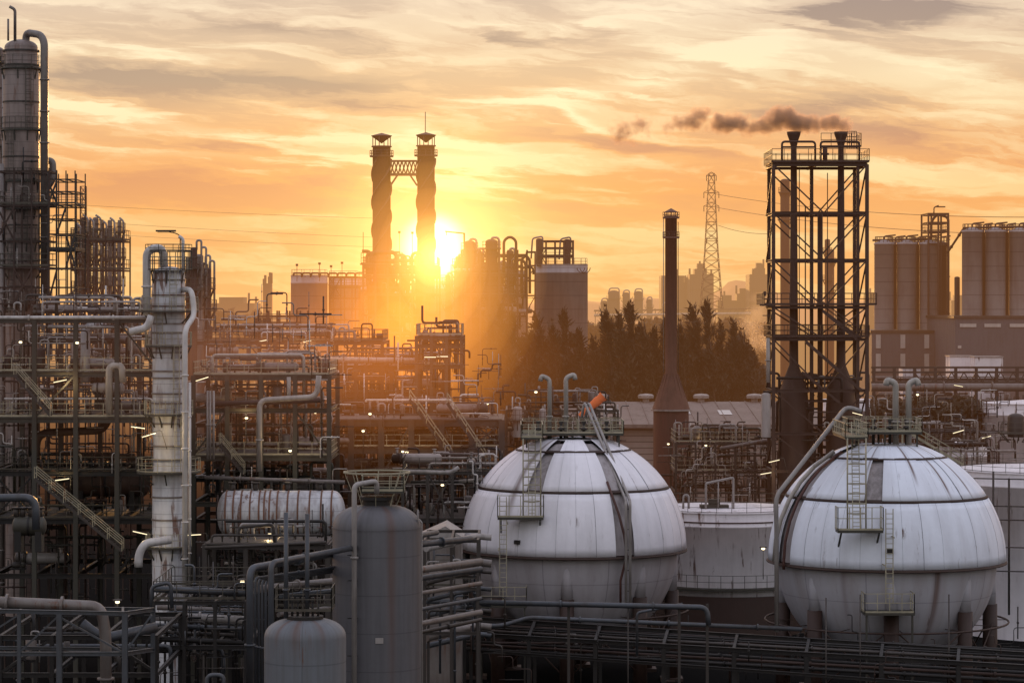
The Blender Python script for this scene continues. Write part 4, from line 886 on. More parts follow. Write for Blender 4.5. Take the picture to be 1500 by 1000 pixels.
# main left frames
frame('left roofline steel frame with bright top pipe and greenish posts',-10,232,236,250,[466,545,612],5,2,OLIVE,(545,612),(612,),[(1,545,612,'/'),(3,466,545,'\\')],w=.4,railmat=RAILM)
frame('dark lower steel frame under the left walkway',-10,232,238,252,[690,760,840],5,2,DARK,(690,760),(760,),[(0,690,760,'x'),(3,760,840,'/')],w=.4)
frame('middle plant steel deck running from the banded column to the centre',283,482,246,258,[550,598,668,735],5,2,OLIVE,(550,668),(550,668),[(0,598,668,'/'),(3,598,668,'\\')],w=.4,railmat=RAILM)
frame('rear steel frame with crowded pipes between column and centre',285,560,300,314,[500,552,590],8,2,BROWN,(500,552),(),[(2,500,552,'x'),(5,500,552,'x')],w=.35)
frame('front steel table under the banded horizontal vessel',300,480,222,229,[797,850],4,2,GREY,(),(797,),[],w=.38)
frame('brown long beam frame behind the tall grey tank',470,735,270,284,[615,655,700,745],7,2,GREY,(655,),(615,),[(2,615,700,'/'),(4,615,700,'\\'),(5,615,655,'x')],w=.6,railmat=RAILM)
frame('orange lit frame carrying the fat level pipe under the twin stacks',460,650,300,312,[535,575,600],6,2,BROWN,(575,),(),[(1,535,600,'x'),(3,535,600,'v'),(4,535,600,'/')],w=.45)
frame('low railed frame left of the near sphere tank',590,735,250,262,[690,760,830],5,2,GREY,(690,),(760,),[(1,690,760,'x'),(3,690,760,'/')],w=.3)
frame('small stepped tower of decks left of the storage tanks',378,440,330,342,[462,475,488,502,520],5,2,BROWN,(475,488,502),(520,),[(1,462,502,'x')],w=.2,top=455,railmat=RAILD)
frame('open frame at right of the sun beneath the trees',610,676,285,297,[492,505,535],4,2,OLIVE,(492,),(535,),[(1,492,535,'x')],w=.35,railmat=RAILM)
for l,p0,p1,Y in (('railed stair climbing at the left edge of the walkway',(22,548),(75,608),234),('long dark stair falling to the right at lower left',(52,700),(180,806),233),('yellow railed stair below the middle deck',(322,650),(358,694),244),
        ('steep stair leaning under the brown beam frame',(600,585),(662,672),268),('second steep stair leaning right of the brown beam posts',(655,590),(712,676),266)):
    T=thing('stairway',l,'stairs',P(p1[0],p1[1],Y)); b=MB(); b.stair(P(*p0,Y),P(*p1,Y),1.1,wd=(0,1,0)); part('flight',b,GREY,T); b=MB(); b.stair_rail(P(*p0,Y),P(*p1,Y),1.1,wd=(0,1,0)); part('railing',b,RAILM,T)
# big horizontal vessels
def hvessel(label,px0,px1,py,hw,Y,m_,bands,straps=SILVER2,slope=0,name='horizontal_vessel'):
    x0,x1=X(px0,Y),X(px1,Y); r=S(hw,Y); z=Z(py,Y); T=thing(name,label,'vessel',((x0+x1)/2,Y,z-r-1.2))
    L=x1-x0; b=MB(); b.lathe((x0,Y,z),[(.01,0)]+[(r*math.sin(a),r*.5*(1-math.cos(a))) for a in [math.pi/2*k/6 for k in range(1,7)]]+[(r,L-r*.5)]+[(r*math.cos(a),L-r*.5+r*.5*math.sin(a)) for a in [math.pi/2*k/6 for k in range(1,6)]]+[(.01,L)],36,(1,0,0)); part('shell',b,m_,T)
    for f in bands: b=MB(); b.lathe((x0+L*f,Y,z),[(r*.99,-.07),(r+.05,-.07),(r+.05,.07),(r*.99,.07)],36,(1,0,0),smooth=False); part('strap',b,straps,T)
    for f in (.2,.8): b=MB(); b.box((x0+L*f,Y,z-r-.3),(.5,r*1.7,1.8)); part('saddle',b,DARK,T)
    for f in (.12,.3,.55,.8): b=MB(); b.tube([(x0+L*f,Y,z+r*.95),(x0+L*f,Y,z+r+.7)],.22,10); b.tube([(x0+L*f,Y,z+r+.6),(x0+L*f,Y,z+r+.72)],.36,10); part('nozzle',b,GREY,T)
    return T
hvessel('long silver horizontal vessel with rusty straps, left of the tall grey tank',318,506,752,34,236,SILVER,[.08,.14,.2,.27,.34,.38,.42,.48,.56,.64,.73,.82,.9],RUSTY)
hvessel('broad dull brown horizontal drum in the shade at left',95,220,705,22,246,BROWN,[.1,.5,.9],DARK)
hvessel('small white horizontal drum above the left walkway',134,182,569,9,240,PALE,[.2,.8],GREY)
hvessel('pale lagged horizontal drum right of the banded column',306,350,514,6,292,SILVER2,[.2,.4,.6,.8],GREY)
hvessel('dark green upright topped drum bench in the lower left corner',18,68,770,14,205,OLIVE,[.5],DARK)
hvessel('pale tank end peeping beside the small stepped tower',372,400,483,9,335,PALE,[.5],GREY)
for l,pts,w_,m_,Y in (
  ('bright cream pipe running along the left roofline',[(-20,465),(228,465)],2.6,WPIPE,234),
  ('second roofline pipe with downward bend',[(-10,446),(50,446),(52,470)],5,SILVER2,262),
  ('fat silver pipe under the left roofline',[(60,497),(190,497),(200,520)],6.5,SILVER2,246),
  ('silver gooseneck dipping behind the left greenish post',[(72,520),(72,444),(84,440)],5,SILVER2,262),
  ('fat elbow pipe right of the greenish post',[(125,560),(125,478),(155,474)],7,SILVER,240),
  ('tall cream gooseneck standing on the left walkway',[(160,606),(160,536),(178,534),(180,560)],5.5,CREAM,236),
  ('big pale gooseneck coming in from the lower left edge',[(-20,729),(52,728),(53,775)],6,FPIPE,200),
  ('dull brown arch pipe under the left walkway',[(52,700),(54,634),(150,630),(160,612)],6,BROWN,240),
  ('cream pipe rising from the middle deck and stepping right',[(380,690),(380,586),(464,581),(467,550)],4.2,CREAM,242),
  ('short cream riser on the stepped pipe',[(423,586),(423,552)],3,CREAM,242.2),
  ('long pale pipe crossing behind the banded vessel top',[(300,699),(505,706)],3,SILVER2,240),
  ('fat pinkish pipe on the orange lit frame',[(458,526),(632,529)],4.5,CREAM,298),
  ('level brown pipe under the middle deck',[(300,592),(470,586)],4,BROWN,244),
  ('pale level pipe beneath the banded vessel',[(300,802),(478,794)],2.5,GREY,221),
  ('hooped grey pipe below the banded vessel',[(350,800),(350,772),(400,768),(403,800)],2.2,GREY,223),
  ('level pipe right of the tall grey tank top, pointing to the sphere',[(590,690),(660,692),(672,684)],3,PALE,246),
  ('slim pipe joining the sphere shoulder to the rear frame',[(672,705),(740,700)],3,CREAM,252),
  ('arching silver pipe on top of the slender columns',[(196,500),(196,470),(214,466)],5,SILVER2,244)):
    pipe([P(a,c_,Y) for a,c_ in pts],S(w_,Y),m_,l,'large pipes of the plant')
for k,(a,c_) in enumerate(((103,540),(123,536),(139,536))): put('loop1',KINDS_[2][1],P(a+4,c_+26,241),0,1.0,f'tall pale pipe hoop on the left upper deck, {["first","second","third"][k]} from left','hoops on the upper left deck')
for k,px in enumerate((304,308,313)): cpipe([(px,672),(px,572)],1.7,PALE,f'{["left","middle","right"][k]} one of three white risers beside the banded column',241,'three white risers')
populate(0,225,238,249,[466,545,612],1.3,seed=21,npipes=8,drops=8)
populate(0,225,256,270,[480,530,590],1.2,seed=31,npipes=6,drops=8)
populate(0,225,240,251,[690,760,840],.8,(1,2,3,4,5,6,7),22,5,[BROWN,GREY,OLIVE,DARK,SILVER2],drops=6)
populate(285,480,247,257,[550,598,668,735],1.1,seed=23,npipes=5,drops=6)
populate(285,560,301,313,[500,552,590],1.0,seed=24,npipes=6,drops=8)
populate(300,480,223,229,[797,850],.8,(1,6,7,2),25,4,[GREY,DARK,PALE],(.06,.15),drops=4)
populate(470,735,271,283,[615,655,700,745],1.0,seed=26,npipes=7,drops=8)
populate(460,650,301,311,[535,575,600],1.0,seed=27,npipes=6,drops=8)
populate(590,735,251,261,[690,760,830],1.0,seed=28,npipes=6,drops=6)
populate(612,674,286,296,[492,505,535],1.0,seed=29,npipes=3,drops=4)
populate(300,480,236,244,[780,830,870],.6,(6,7,2,5),30,6,[GREY,DARK,BROWN],(.06,.15),drops=6)
frame('dark low frame behind the banded vessel legs',285,490,262,272,[620,660,700,760],7,2,DARK,(660,),(),[(1,620,700,'x'),(4,620,700,'/')],w=.35)
populate(285,490,263,272,[620,660,700],1.0,seed=33,npipes=6,drops=7)
fine(0,225,236,262,450,700,420,61); fine(0,225,238,255,690,880,160,62,[BROWN,GREY,DARK,OLIVE]); fine(283,490,244,300,455,740,460,63); fine(460,740,268,312,530,760,460,64)
fine(585,740,248,262,680,880,170,65); fine(300,500,222,262,780,900,140,66,[BROWN,GREY,DARK,PALE]); fine(535,640,408,428,385,520,60,68,[BROWN,DARK]); fine(676,772,436,452,390,520,50,69,[BROWN,DARK])
fine(985,1140,312,330,640,735,220,70); fine(740,905,298,314,600,670,140,71); fine(1270,1500,300,345,590,680,200,72); fine(690,1500,210,236,925,1000,40,73,[DARK,GREY,BROWN]); fine(220,360,170,180,860,1000,80,74,[FPIPE,DARK,GREY]); fine(0,75,250,262,260,460,80,75)
# hand-lit lamps
LP=[(88,558,238,1,-.35),(202,626,228,1,.2),(218,637,228,1,-.5),(91,702,236,1,-.2),(205,780,226,1,.4),(448,500,300,1,-.3),(385,499,300,1,-.3),(470,706,300,1,0),(484,540,292,1,-.3),(648,522,284,1,0),(296,555,240,1,-.5),(284,783,230,1,-.1),
    (1249,678,236,1,-.3),(1285,672,236,1,.5),(1358,662,255,1,-.4),(1345,663,262,1,-.4),(1404,632,290,1,-.5),(1445,640,330,1,-.4),(1404,541+24,365,1,.3),(1256,606,298,1,.4),(1260,640,280,1,-.5),(1134,675,296,1,-.4),(1122,693,296,1,-.3),(630,523,282,1,0)]
for k,(px,py,Y,f,tl) in enumerate(LP):
    o=put('tube',f_tube,P(px,py,Y),random.uniform(-.3,.3),1.0,f'lit fluorescent strip light {where(px,py)}','lit strip lights'); o.rotation_euler=(0,tl*.6,random.uniform(-.3,.3))
for k,(px,py,Y) in enumerate(((30,501,236),(113,502,234),(361,612,244),(425,660,240),(542,606,268),(532,631,262),(590,661,262),(596,662,262),(395,782,224),(714,591,300),(785,574,262),(1118,773+30,214),(979,650,330),(1034,652,320),(1344,578,300),(462,604,264),(172,881,178),(648,710,244),(355,851,176))):
    put('lamp',f_lamp,P(px,py,Y)-Vector((0,0,2.4)),0,1.0,f'small glowing lamp on a thin pole {where(px,py)}','small glowing lamps')

# light thrown by the lit fittings nearest to bright steel
for k,(px,py,Y,en) in enumerate(((232,640,228.5,140),(200,622,229,90),(95,556,236,110),(92,700,238,110),(205,776,228,90),(425,655,243,130),(361,606,246,110),(448,503,300,160),(542,602,264,150),(592,656,266,150),(648,520,286,150),(395,778,226,90),(1285,668,237,90),(1249,674,235,90),(1344,572,304,150),(1034,650,322,130),(785,570,266,110),(470,704,300,110),(1122,690,299,110),(1120,800,217,60))):
    pl=bpy.data.lights.new('lamp_light','POINT'); pl.energy=en; pl.color=(1,.74,.38); pl.shadow_soft_size=.15; po=bpy.data.objects.new('lamp_light',pl); C.objects.link(po); po.location=P(px,py,Y)-Vector((0,.8,.3))
# ---------------------------------------------------------------- twin stacks with truss bridge
def stack2(label,px,top,hw,Y):
    x=X(px,Y); r=S(hw,Y); zt=Z(top,Y); T=thing('chimney',label,'chimney',(x,Y,0),'twin chimneys')
    b=MB(); b.lathe((x,Y,0),[(r*1.5,0),(r*1.5,Z(520,Y)),(r*1.02,Z(440,Y)),(r,zt-.2),(r+.18,zt-.18),(r+.18,zt),(r*.8,zt),(r*.8,zt-1)],32); part('flue',b,CHIM,T)
    # helical strakes: give the wavy outline
    for h in range(3):
        b=MB(); n=60; z0,z1=Z(400,Y),Z(top+20,Y); vs=[]; 
        for i in range(n+1):
            a=h*2.094+i/n*2*math.pi*1.35; z=z0+(z1-z0)*i/n
            for rr_,dz_ in ((r*.99,-.22),(r+.24,-.1),(r+.24,.1),(r*.99,.22)): vs.append((x+rr_*math.cos(a),Y+rr_*math.sin(a),z+dz_))
        fs=[(i*4+j,i*4+j+1,(i+1)*4+j+1,(i+1)*4+j) for i in range(n) for j in range(3)]; b.add(vs,fs); part('strake',b,CHIM,T)
    b=MB(); zc=zt+S(13,Y); b.lathe((x,Y,0),[(.01,zc-1.0),(r+.22,zc+.15),(r+.22,zc+.22),(.01,zc+.65)],24,smooth=False); part('rain_hat',b,CHIM,T)
    b=MB()
    for k in range(6): a=2*math.pi*k/6+.3; b.beam((x+r*math.cos(a),Y+r*math.sin(a),zt-.2),(x+r*math.cos(a),Y+r*math.sin(a),zc+.2),.14)
    part('hat_post',b,CHIM,T)
    b=MB(); zp=zt-1.6; b.lathe((x,Y,zp),[(r,-.1),(r+.45,-.1),(r+.45,0),(r,0)],24,smooth=False); b.ringrail((x,Y,zp),r+.42,0,2*math.pi,.9,.07,12); part('ring_platform',b,CHIM,T)
    return T
Ts=stack2('left one of the twin brown chimneys by the sun',559,214,13.2,420)
Ts2=stack2('right one of the twin brown chimneys, with lightning rod, beside the sun',624,213,12.8,420)
b=MB(); b.tube([P(623,196,420),P(623,164,420)],.06,5); part('lightning_rod',b,CHIM,Ts2)
Y=420; T=thing('truss_bridge','trussed link bridge joining the twin chimneys near their tops','bridge',P(591,257,Y)); b=MB()
for yy in (-1,1):
    za,zb=Z(236,Y),Z(256,Y); xa,xb=X(572,Y),X(611,Y); b.beam((xa,Y+yy,za),(xb,Y+yy,za),.22); b.beam((xa,Y+yy,zb),(xb,Y+yy,zb),.28)
    for k in range(7):
        q0,q1=xa+(xb-xa)*k/7,xa+(xb-xa)*(k+1)/7; b.beam((q0,Y+yy,za),(q1,Y+yy,zb),.13); b.beam((q1,Y+yy,za),(q0,Y+yy,zb),.13)
    b.beam(P(572,272,Y+yy),P(582,257,Y+yy),.28); b.beam(P(611,272,Y+yy),P(601,257,Y+yy),.28)
part('truss',b,CHIM,T)
b=MB(); b.box(((xa+xb)/2,Y,zb+.16),(xb-xa,1.9,.08)); part('deck',b,CHIM,T)
frame('dark staging around the feet of the twin chimneys',532,640,410,426,[388,404,430,460,495,520],7,2,BROWN,(388,404),(430,),[(2,404,430,'x'),(3,430,460,'x'),(4,430,495,'/')],w=.3)
populate(536,612,411,425,[388,404,430,460,495],1.1,(1,4,5,2),41,5,[BROWN,DARK,GREY],(.12,.35),drops=8)
b=MB(); b.box(P(537,387,412),(S(18,412),3,.2)); b.rail([P(529,386,411),P(545,386,411)],1.6,1,.09); b.beam(P(532,386,411),P(532,340,411),.09); b.beam(P(540,400,411),P(546,388,412),.3); solo('side_platform',b,STACK,'small railed platform with mast on left flank of the left twin chimney','platform')
for k,(px,py) in enumerate(((435,388),(468,386),(485,390),(501,385),(585,340),(604,341))): b=MB(); b.beam(P(px,py,500),P(px,412,500),.1); b.box(P(px,py,500),(.45,.45,.4)); solo('light_mast',b,STACK,f'tiny light mast on the hazy tank roofs, {["first","second","third","fourth","fifth","sixth"][k]} from left','mast',group='light masts on the hazy tank roofs')
# hazy storage tanks at centre left
for k,(px,hw,top) in enumerate(((453,27,404),(503,22,406),(538,14,407),(585,20,425),(660,30,412),(757,14,397),(730,24,420))):
    tank(f'hazy upright storage tank behind the twin chimneys, {["first","second","third","fourth","fifth","seventh","sixth"][k]} from left',px,hw,top,505+k*3,SILO,'hazy storage tanks',n=28)
b=MB()
for q in range(8): b.tube(fillet([P(430+q*13,404,500),P(430+q*13,400,500),P(442+q*13,400,500),P(442+q*13,406,500)],.5),.18,6)
solo('roof_piping',b,BROWN,'line of small bent pipes along the hazy tank roofs','pipe')
frame('tall open ladder frame in front of the hazy tanks',483,532,470,480,[405,420,436,452,468,486,505,524],4,2,BROWN,(420,452),(),[(0,405,436,'x'),(2,452,505,'/')],w=.22)
# unit right of the sun
for k,(px,top,hw) in enumerate(((720,350,9),(688,352,8),(700,366,6),(672,375,5),(747,366,5),(668,384,3),(733,385,6),(656,402,4),(708,400,8),(682,410,9))):
    vcol('process_tower',f'column right of the sun, {["broadest","stout shouldered","mid sized","narrow left","far right slim","thinnest","short right","shortest left","low middle","low squat"][k]} one','column',px,top,620,hw,440+k*3,(STACK,BROWN)[k%2],plats=[(top+14,hw+5,-180,180),(top+45,hw+6,-180,180),(top+80,hw+6,-180,180)],bands=(top+8,top+60),n=14,group='columns right of the sun',
      risers=[([(px+hw+2,top+120,0),(px+hw+2,top-2,0),(px,top-2,0),(px,top+6,0)],1.8)])
frame('crowded open frame of the columns right of the sun',676,772,436,452,[372,402,432,462,495,520],8,2,BROWN,(402,432),(),[(1,402,432,'x'),(4,432,462,'x'),(6,402,432,'/')],w=.28,top=366)
populate(676,768,437,451,[402,432,462,495],.7,(1,4,5,2,3),42,4,[BROWN,DARK,GREY],(.12,.3),drops=5)
b=MB(); b.beam(P(652,339,438),P(681,342,438),.22); b.beam(P(680,341,438),P(680,372,438),.3); b.beam(P(654,339,438),P(654,345,438),.12); solo('davit_frame',b,STACK,'square davit beam standing just right of the sun','hoist')
for k,(px,py,w_) in enumerate(((747,352,9),(762,385,8),(770,380,6))): b=MB(); b.tube(fillet([P(px-w_,py+50,438),P(px-w_,py,438),P(px,py-6,438),P(px+w_,py,438),P(px+w_,py+50,438)],1.2,6),.22,8); solo('pipe_arch',b,STACK,f'curved pipe arch right of the sun, {["tallest","middle","rightmost"][k]} one','pipe',group='pipe arches right of the sun')
# big silo tank with superstructure
Y=480; T=tank('broad storage silo with ribbed wall and crowded roof, left of the tree line',822,39,388,Y,SILO,n=40,conic=.02,name='storage_silo',cat='silo')
frame('open roof frame on top of the broad silo',787,840,477,484,[352,362,375,388],5,2,STACK,(375,),(),[(0,362,388,'x')],w=.22,top=352,bot=388)
frame('slim ladder tower at the left of the broad silo',772,784,470,475,[368,388,410,432,455,478,500],2,2,STACK,(),(),[(0,388,410,'/'),(0,432,455,'/'),(0,478,500,'/')],w=.22)
for k,(px,top) in enumerate(((790,349),(831,350))): vcol('roof_drum',f'{["left","right"][k]} dust drum standing above the broad silo roof','drum',px,top,388,5,480,STACK,n=12,risers=[([(px+5,top+20,0),(px+5,top-3,0),(px-10,top,0),(px-12,top+30,0)],1.2)],group='dust drums')
b=MB()
for k in range(4): b.ring(P(845+k*4,392,478-k),.9,.07,12,(0,1,0),0,math.pi,4)
solo('roof_hoops',b,STACK,'row of thin hoops on the right of the broad silo roof','hoop')
# ---------------------------------------------------------------- far plants
FAR=BROWN
def farblock(label,boxes,Y,vess=(),group='far off plant buildings'):
    T=thing('plant_building',label,'plant building',(X(boxes[0][0],Y),Y,0),group)
    for (a,b_,top,d) in boxes:
        m_=MB(); m_.box(((X(a,Y)+X(b_,Y))/2,Y,Z(top,Y)/2),(S(b_-a,Y),d,Z(top,Y))); part('wall',m_,BROWN,T)
        m_=MB(); zt=Z(top,Y); m_.box((X((a+b_)/2,Y),Y,zt+1.2),(S((b_-a)*.5,Y),d*.5,2.4))
        for k in range(2): xx=X(a,Y)+S(b_-a,Y)*random.random(); m_.tube([(xx,Y,zt),(xx,Y,zt+random.uniform(2,4.5))],.5,6)
        part('roof_gear',m_,BROWN,T)
        m_=MB(); n=int(Z(top,Y)/6)
        for k in range(1,n): m_.box(((X(a,Y)+X(b_,Y))/2,Y-d/2-.1,k*6),(S(b_-a,Y),.5,.5))
        part('floor_line',m_,BROWN,T)
    return T
farblock('hazy stepped plant building left of the pylon',[(967,1000,404,20),(998,1012,414,18)],1250)
farblock('hazy gabled plant tower right of the pylon foot',[(1008,1043,402,20),(1016,1034,394,12)],1230)
farblock('hazy plant tower just left of the twin-flue tower',[(1095,1127,402,20),(1103,1119,393,12)],1240)
farblock('low hazy blocks along the horizon right of the pylon',[(1078,1096,430,12),(1050,1078,440,12)],1260)
farblock('long hazy shed on the horizon at left',[(306,377,444,30)],1100)
farblock('hazy pair of square towers at left, beyond the trees',[(386,391,418,5),(391,398,415,6)],980)
farblock('hazy low works behind the silo row',[(1390,1420,440,14),(1270,1290,436,14)],1240)
for k,(px,top,hw) in enumerate(((899,425,8),(917,428,5),(935,426,6),(951,438,4),(975,446,5),(885,440,5))):
    vcol('far_vessel',f'tiny hazy vessel beyond the trees, {["second","third","fourth","fifth","sixth","first"][k]} from left','vessel',px,top,470,hw,1150,BROWN,plats=[(top+12,hw+3,-180,180)],n=12,group='far vessels beyond the trees',risers=[([(px+hw,470,0),(px+hw,top-3,0),(px-hw+2,top-3,0),(px-hw,top+6,0)],1.0)])
cpipe([(870,462),(1100,459)],2,CREAM,'long pale pipe line on the horizon beyond the trees',1100,'far pipe lines',fl=0)
cpipe([(870,455),(1110,452)],1.3,BROWN,'upper thin pipe line on the horizon beyond the trees',1120,'far pipe lines',fl=0)
b=MB()
for k in range(22):
    px=872+k*11; b.beam(P(px,454,1110),P(px,480,1110),.3)
    if k<21: b.beam(P(px,462,1110),P(px+11,452,1110),.25)
solo('far_pipe_rack',b,BROWN,'long low pipe rack on the horizon beyond the trees','pipe rack')
lattice('tall lattice pylon between the lone chimney and the twin-flue tower',1042,254,452,8,32,900,DKB,arms=[(258,7),(283,11),(303,11),(330,8),(350,7)],nseg=14,t=.2,name='pylon',cat='pylon',waist=(.42,19))
for k,(a,c_,sag) in enumerate((((1046,284,900),(1560,318,620),2.2),((1050,304,900),(1560,345,620),2.0),((-40,290,1100),(560,320,1300),1),((-40,312,1100),(560,348,1300),1),((1052,330,900),(1135,342,840),1),((-40,330,1100),(560,362,1300),1))):
    p_,q=P(*a),P(*c_); pts=[p_.lerp(q,i/16)-Vector((0,0,sag*4*(i/16)*(1-i/16))) for i in range(17)]; b=MB(); b.tube(pts,.075,4,False)
    solo('power_line',b,DARK,f'thin overhead power line {["right of the pylon, upper","right of the pylon, middle","at the left, highest","at the left, second","right of the pylon, short lowest","at the left, lowest"][k]} one','cable',group='overhead power lines')
# ---------------------------------------------------------------- lone chimney
Y=340; x=X(983,Y); T=thing('chimney','lone brown chimney with conical skirt between the sphere tanks','chimney',(x,Y,0))
r=S(8.8,Y); b=MB(); rb=S(26,Y); b.lathe((x,Y,0),[(rb,0),(rb,Z(600,Y))],8*4); part('base_drum',b,REDB,T)
b=MB(); b.lathe((x,Y,Z(600,Y)),[(rb+.05,-.12),(rb+.3,-.12),(rb+.3,.1),(rb+.05,.1)],32,smooth=False); part('eave_ring',b,PALE,T)
b=MB(); b.lathe((x,Y,0),[(rb+.1,Z(601,Y)),(rb+.1,Z(597,Y)),(r+.1,Z(549,Y)),(r+.14,Z(547,Y))],32,smooth=True); part('cone',b,CHIM,T)
b=MB(); b.lathe((x,Y,0),[(r,Z(548,Y)),(r*.98,Z(318,Y)),(r*1.08,Z(318,Y)),(r*1.08,Z(316,Y)),(r*.8,Z(316,Y))],32); part('flue',b,CHIM,T)
b=MB(); b.lathe((x,Y,0),[(r*1.15,Z(311,Y)),(r*1.15,Z(310.5,Y)),(.01,Z(305,Y))],24,smooth=False)
for k in range(8): a=k*math.pi/4; b.beam((x+r*math.cos(a),Y+r*math.sin(a),Z(317,Y)),(x+r*math.cos(a),Y+r*math.sin(a),Z(310,Y)),.08)
part('rain_hat',b,CHIM,T)
for py in (319,348): b=MB(); b.lathe((x,Y,Z(py,Y)),[(r,-.1),(r+.3,-.1),(r+.3,.1),(r,.1)],24,smooth=False); b.ringrail((x,Y,Z(py,Y)),r+.28,0,6.283,.7,.05,10); part('ring_platform',b,CHIM,T)
b=MB(); b.ladder((x+r+.12,Y-.3,Z(545,Y)),(x+r+.12,Y-.3,Z(325,Y)),side=(0,1,0),w=.5,t=.05); part('ladder',b,DARK,T)
b=MB(); b.tube([(x-r-.2,Y,Z(545,Y)),(x-r-.2,Y,Z(320,Y))],.05,5); part('conduit',b,PALE,T)
b=MB(); 
for a in range(0,16): t_=a*math.pi/8; b.beam((x+(rb+.14)*math.cos(t_),Y+(rb+.14)*math.sin(t_),Z(600,Y)),(x+(r+.14)*math.cos(t_),Y+(r+.14)*math.sin(t_),Z(548,Y)),.07)
part('seam',b,CHIM,T)
# ---------------------------------------------------------------- long warehouse
Y=378; T=thing('warehouse','long low warehouse with slatted wall and pitched brown roof before the trees','warehouse',(X(1000,Y),Y,0))
xa,xb=X(835,Y),X(1205,Y); ze=Z(622,Y); yr=Y+26; zr=Z(588,yr)
b=MB(); b.box(((xa+xb)/2,Y+26,ze/2),(xb-xa,51,ze-.02)); part('wall',b,SLAT,T)
b=MB(); b.add([(xa-1,Y-.9,ze),(xb+1,Y-.9,ze),(xb+1,yr,zr),(xa-1,yr,zr),(xb+1,Y+53,ze),(xa-1,Y+53,ze)],[(0,1,2,3),(3,2,4,5)])
b.box(((xa+xb)/2,Y-.95,ze-.15),(xb-xa+2,.12,.5))
n_=int((xb-xa)/2.2)
for k in range(n_): xx=xa+k*2.2; b.beam((xx,Y-.9,ze+.05),(xx,yr,zr+.05),.12)
part('roof',b,ROOF,T)
for px in (905,1040,1090,965): b=MB(); b.box((X(px,Y),Y-.2,ze/2),(.35,.35,ze-.8)); part('wall_post',b,GREY,T)
for px,py in ((1072,605),(903,603),(1010,604)):
    f=(622-py)/(622-588.); q=Vector((X(px,Y),Y-.9+(yr-Y+.9)*f,ze+(zr-ze)*f+.1)); b=MB(); sl_=Vector((0,yr-Y+.9,zr-ze)).normalized(); b.add([q+Vector((-.9,0,0))-sl_*2.6,q+Vector((.9,0,0))-sl_*2.6,q+Vector((.9,0,0))+sl_*2.6,q+Vector((-.9,0,0))+sl_*2.6],[(0,1,2,3)]); part('skylight',b,GLASS,T)
for k,px in enumerate((946,1027,1105,880)):
    q=Vector((X(px,yr),yr,zr)); v=MB(); v.lathe(q,[(.5,-.3),(.5,.5),(1.15,.5),(1.2,.9),(.9,1.1),(.01,1.2)],16,smooth=False); part('roof_ventilator',v,PALE,T)
# windsock
T=thing('windsock','orange windsock glowing on a thin pole behind the left sphere tank','windsock',P(848,640,262))
b=MB(); b.tube([P(848,640,262),P(848,602,262)],.06,6); part('pole',b,PALE,T)
q0,q1=P(849,609,262),P(884,580,262); d_=q1-q0; b=MB(); b.tube([q0.lerp(q1,f) for f in (0,.25,.5,.75,.88,1)],[.22,.3,.36,.45,.40,.52],12,False); part('sock',b,SOCK,T)
# ---------------------------------------------------------------- twin-flue steel tower
Y=300; xa,xb=X(1133,Y),X(1270,Y); D=8.5; T=thing('flare_tower','tall brown lattice tower carrying two funnel topped flues, right of centre','tower',((xa+xb)/2,Y+D/2,0))
LV=[241,312,381,450,497,572,635,690]; zt=Z(241,Y)
xm=X(1195,Y); xn=X(1257,Y)
posts=[(xa,Y),(xb,Y),(xa+.3,Y+D),(xb-.3,Y+D),(xm,Y+D*.5)]
for (a,c_) in posts: b=MB(); b.ibeam((a,c_,0),(a,c_,zt),.38); part('post',b,DKB,T)
b=MB(); b.ibeam((xn,Y+.3,0),(xn,Y+.3,zt),.34); part('post',b,DKB,T)
for py in LV:
    z=Z(py,Y); b=MB()
    for yy in (Y,Y+D): b.ibeam((xa,yy,z),(xb,yy,z),.24,.32)
    for xx in (xa,xb,xm): b.ibeam((xx,Y,z-.05),(xx,Y+D,z-.05),.24,.3)
    part('floor_beam',b,DKB,T)
for k in range(len(LV)-1):
    z0,z1=Z(LV[k],Y),Z(LV[k+1],Y)
    for yy in (Y,Y+D):
        b=MB(); xc=(xa+xb)/2+.4; 
        b.beam((xa,yy,z0),(xc,yy,z1),.15); b.beam((xb,yy,z0),(xc,yy,z1),.15); part('brace',b,DKB,T)
    for xx in (xa,xb): b=MB(); b.beam((xx,Y,z0),(xx,Y+D,z1),.15); part('brace',b,DKB,T)
for py,ex_ in ((241,.2),(450,1.0),(497,0.2)):
    z=Z(py,Y); d=MB(); d.box(((xa+xb)/2,Y+D/2,z+.28),(xb-xa+ex_*2,D+.8,.1)); pf=part('platform',d,DKB,T)
    r=MB(); e=ex_; r.rail([(xa-e,Y-.4,z+.3),(xb+e,Y-.4,z+.3),(xb+e,Y+D+.4,z+.3),(xa-e,Y+D+.4,z+.3),(xa-e,Y-.4,z+.3)],1.25 if py!=241 else 1.4,1.3,.07); part('railing',r,DKB,T,pf)
z=Z(214,Y); 
for (a,c_) in ((1148,1197),(1205,1262)):
    b=MB(); q=[(X(a,Y),Y+2,Z(241,Y)),(X(a,Y),Y+2,z+.6),(X(c_,Y),Y+2,z+.6),(X(c_,Y),Y+2,Z(241,Y))]; b.tube(fillet(q,.4),.14,6); b.beam((X(a,Y),Y+2,z),(X(c_,Y),Y+2,z),.2); part('top_frame',b,DKB,T)
b=MB(); b.rail([(X(1205,Y),Y+1.5,z),(X(1264,Y),Y+1.5,z),(X(1264,Y),Y+6,z)],1.5,1.2,.07); 
for k in range(5): b.beam((X(1250+k*3.4,Y),Y+5.5,z),(X(1250+k*3.4,Y),Y+5.5,Z(188,Y)),.08)
for py in (188,196,205): b.beam((X(1250,Y),Y+5.5,Z(py,Y)),(X(1264,Y),Y+5.5,Z(py,Y)),.08)
part('top_cage',b,DKB,T)
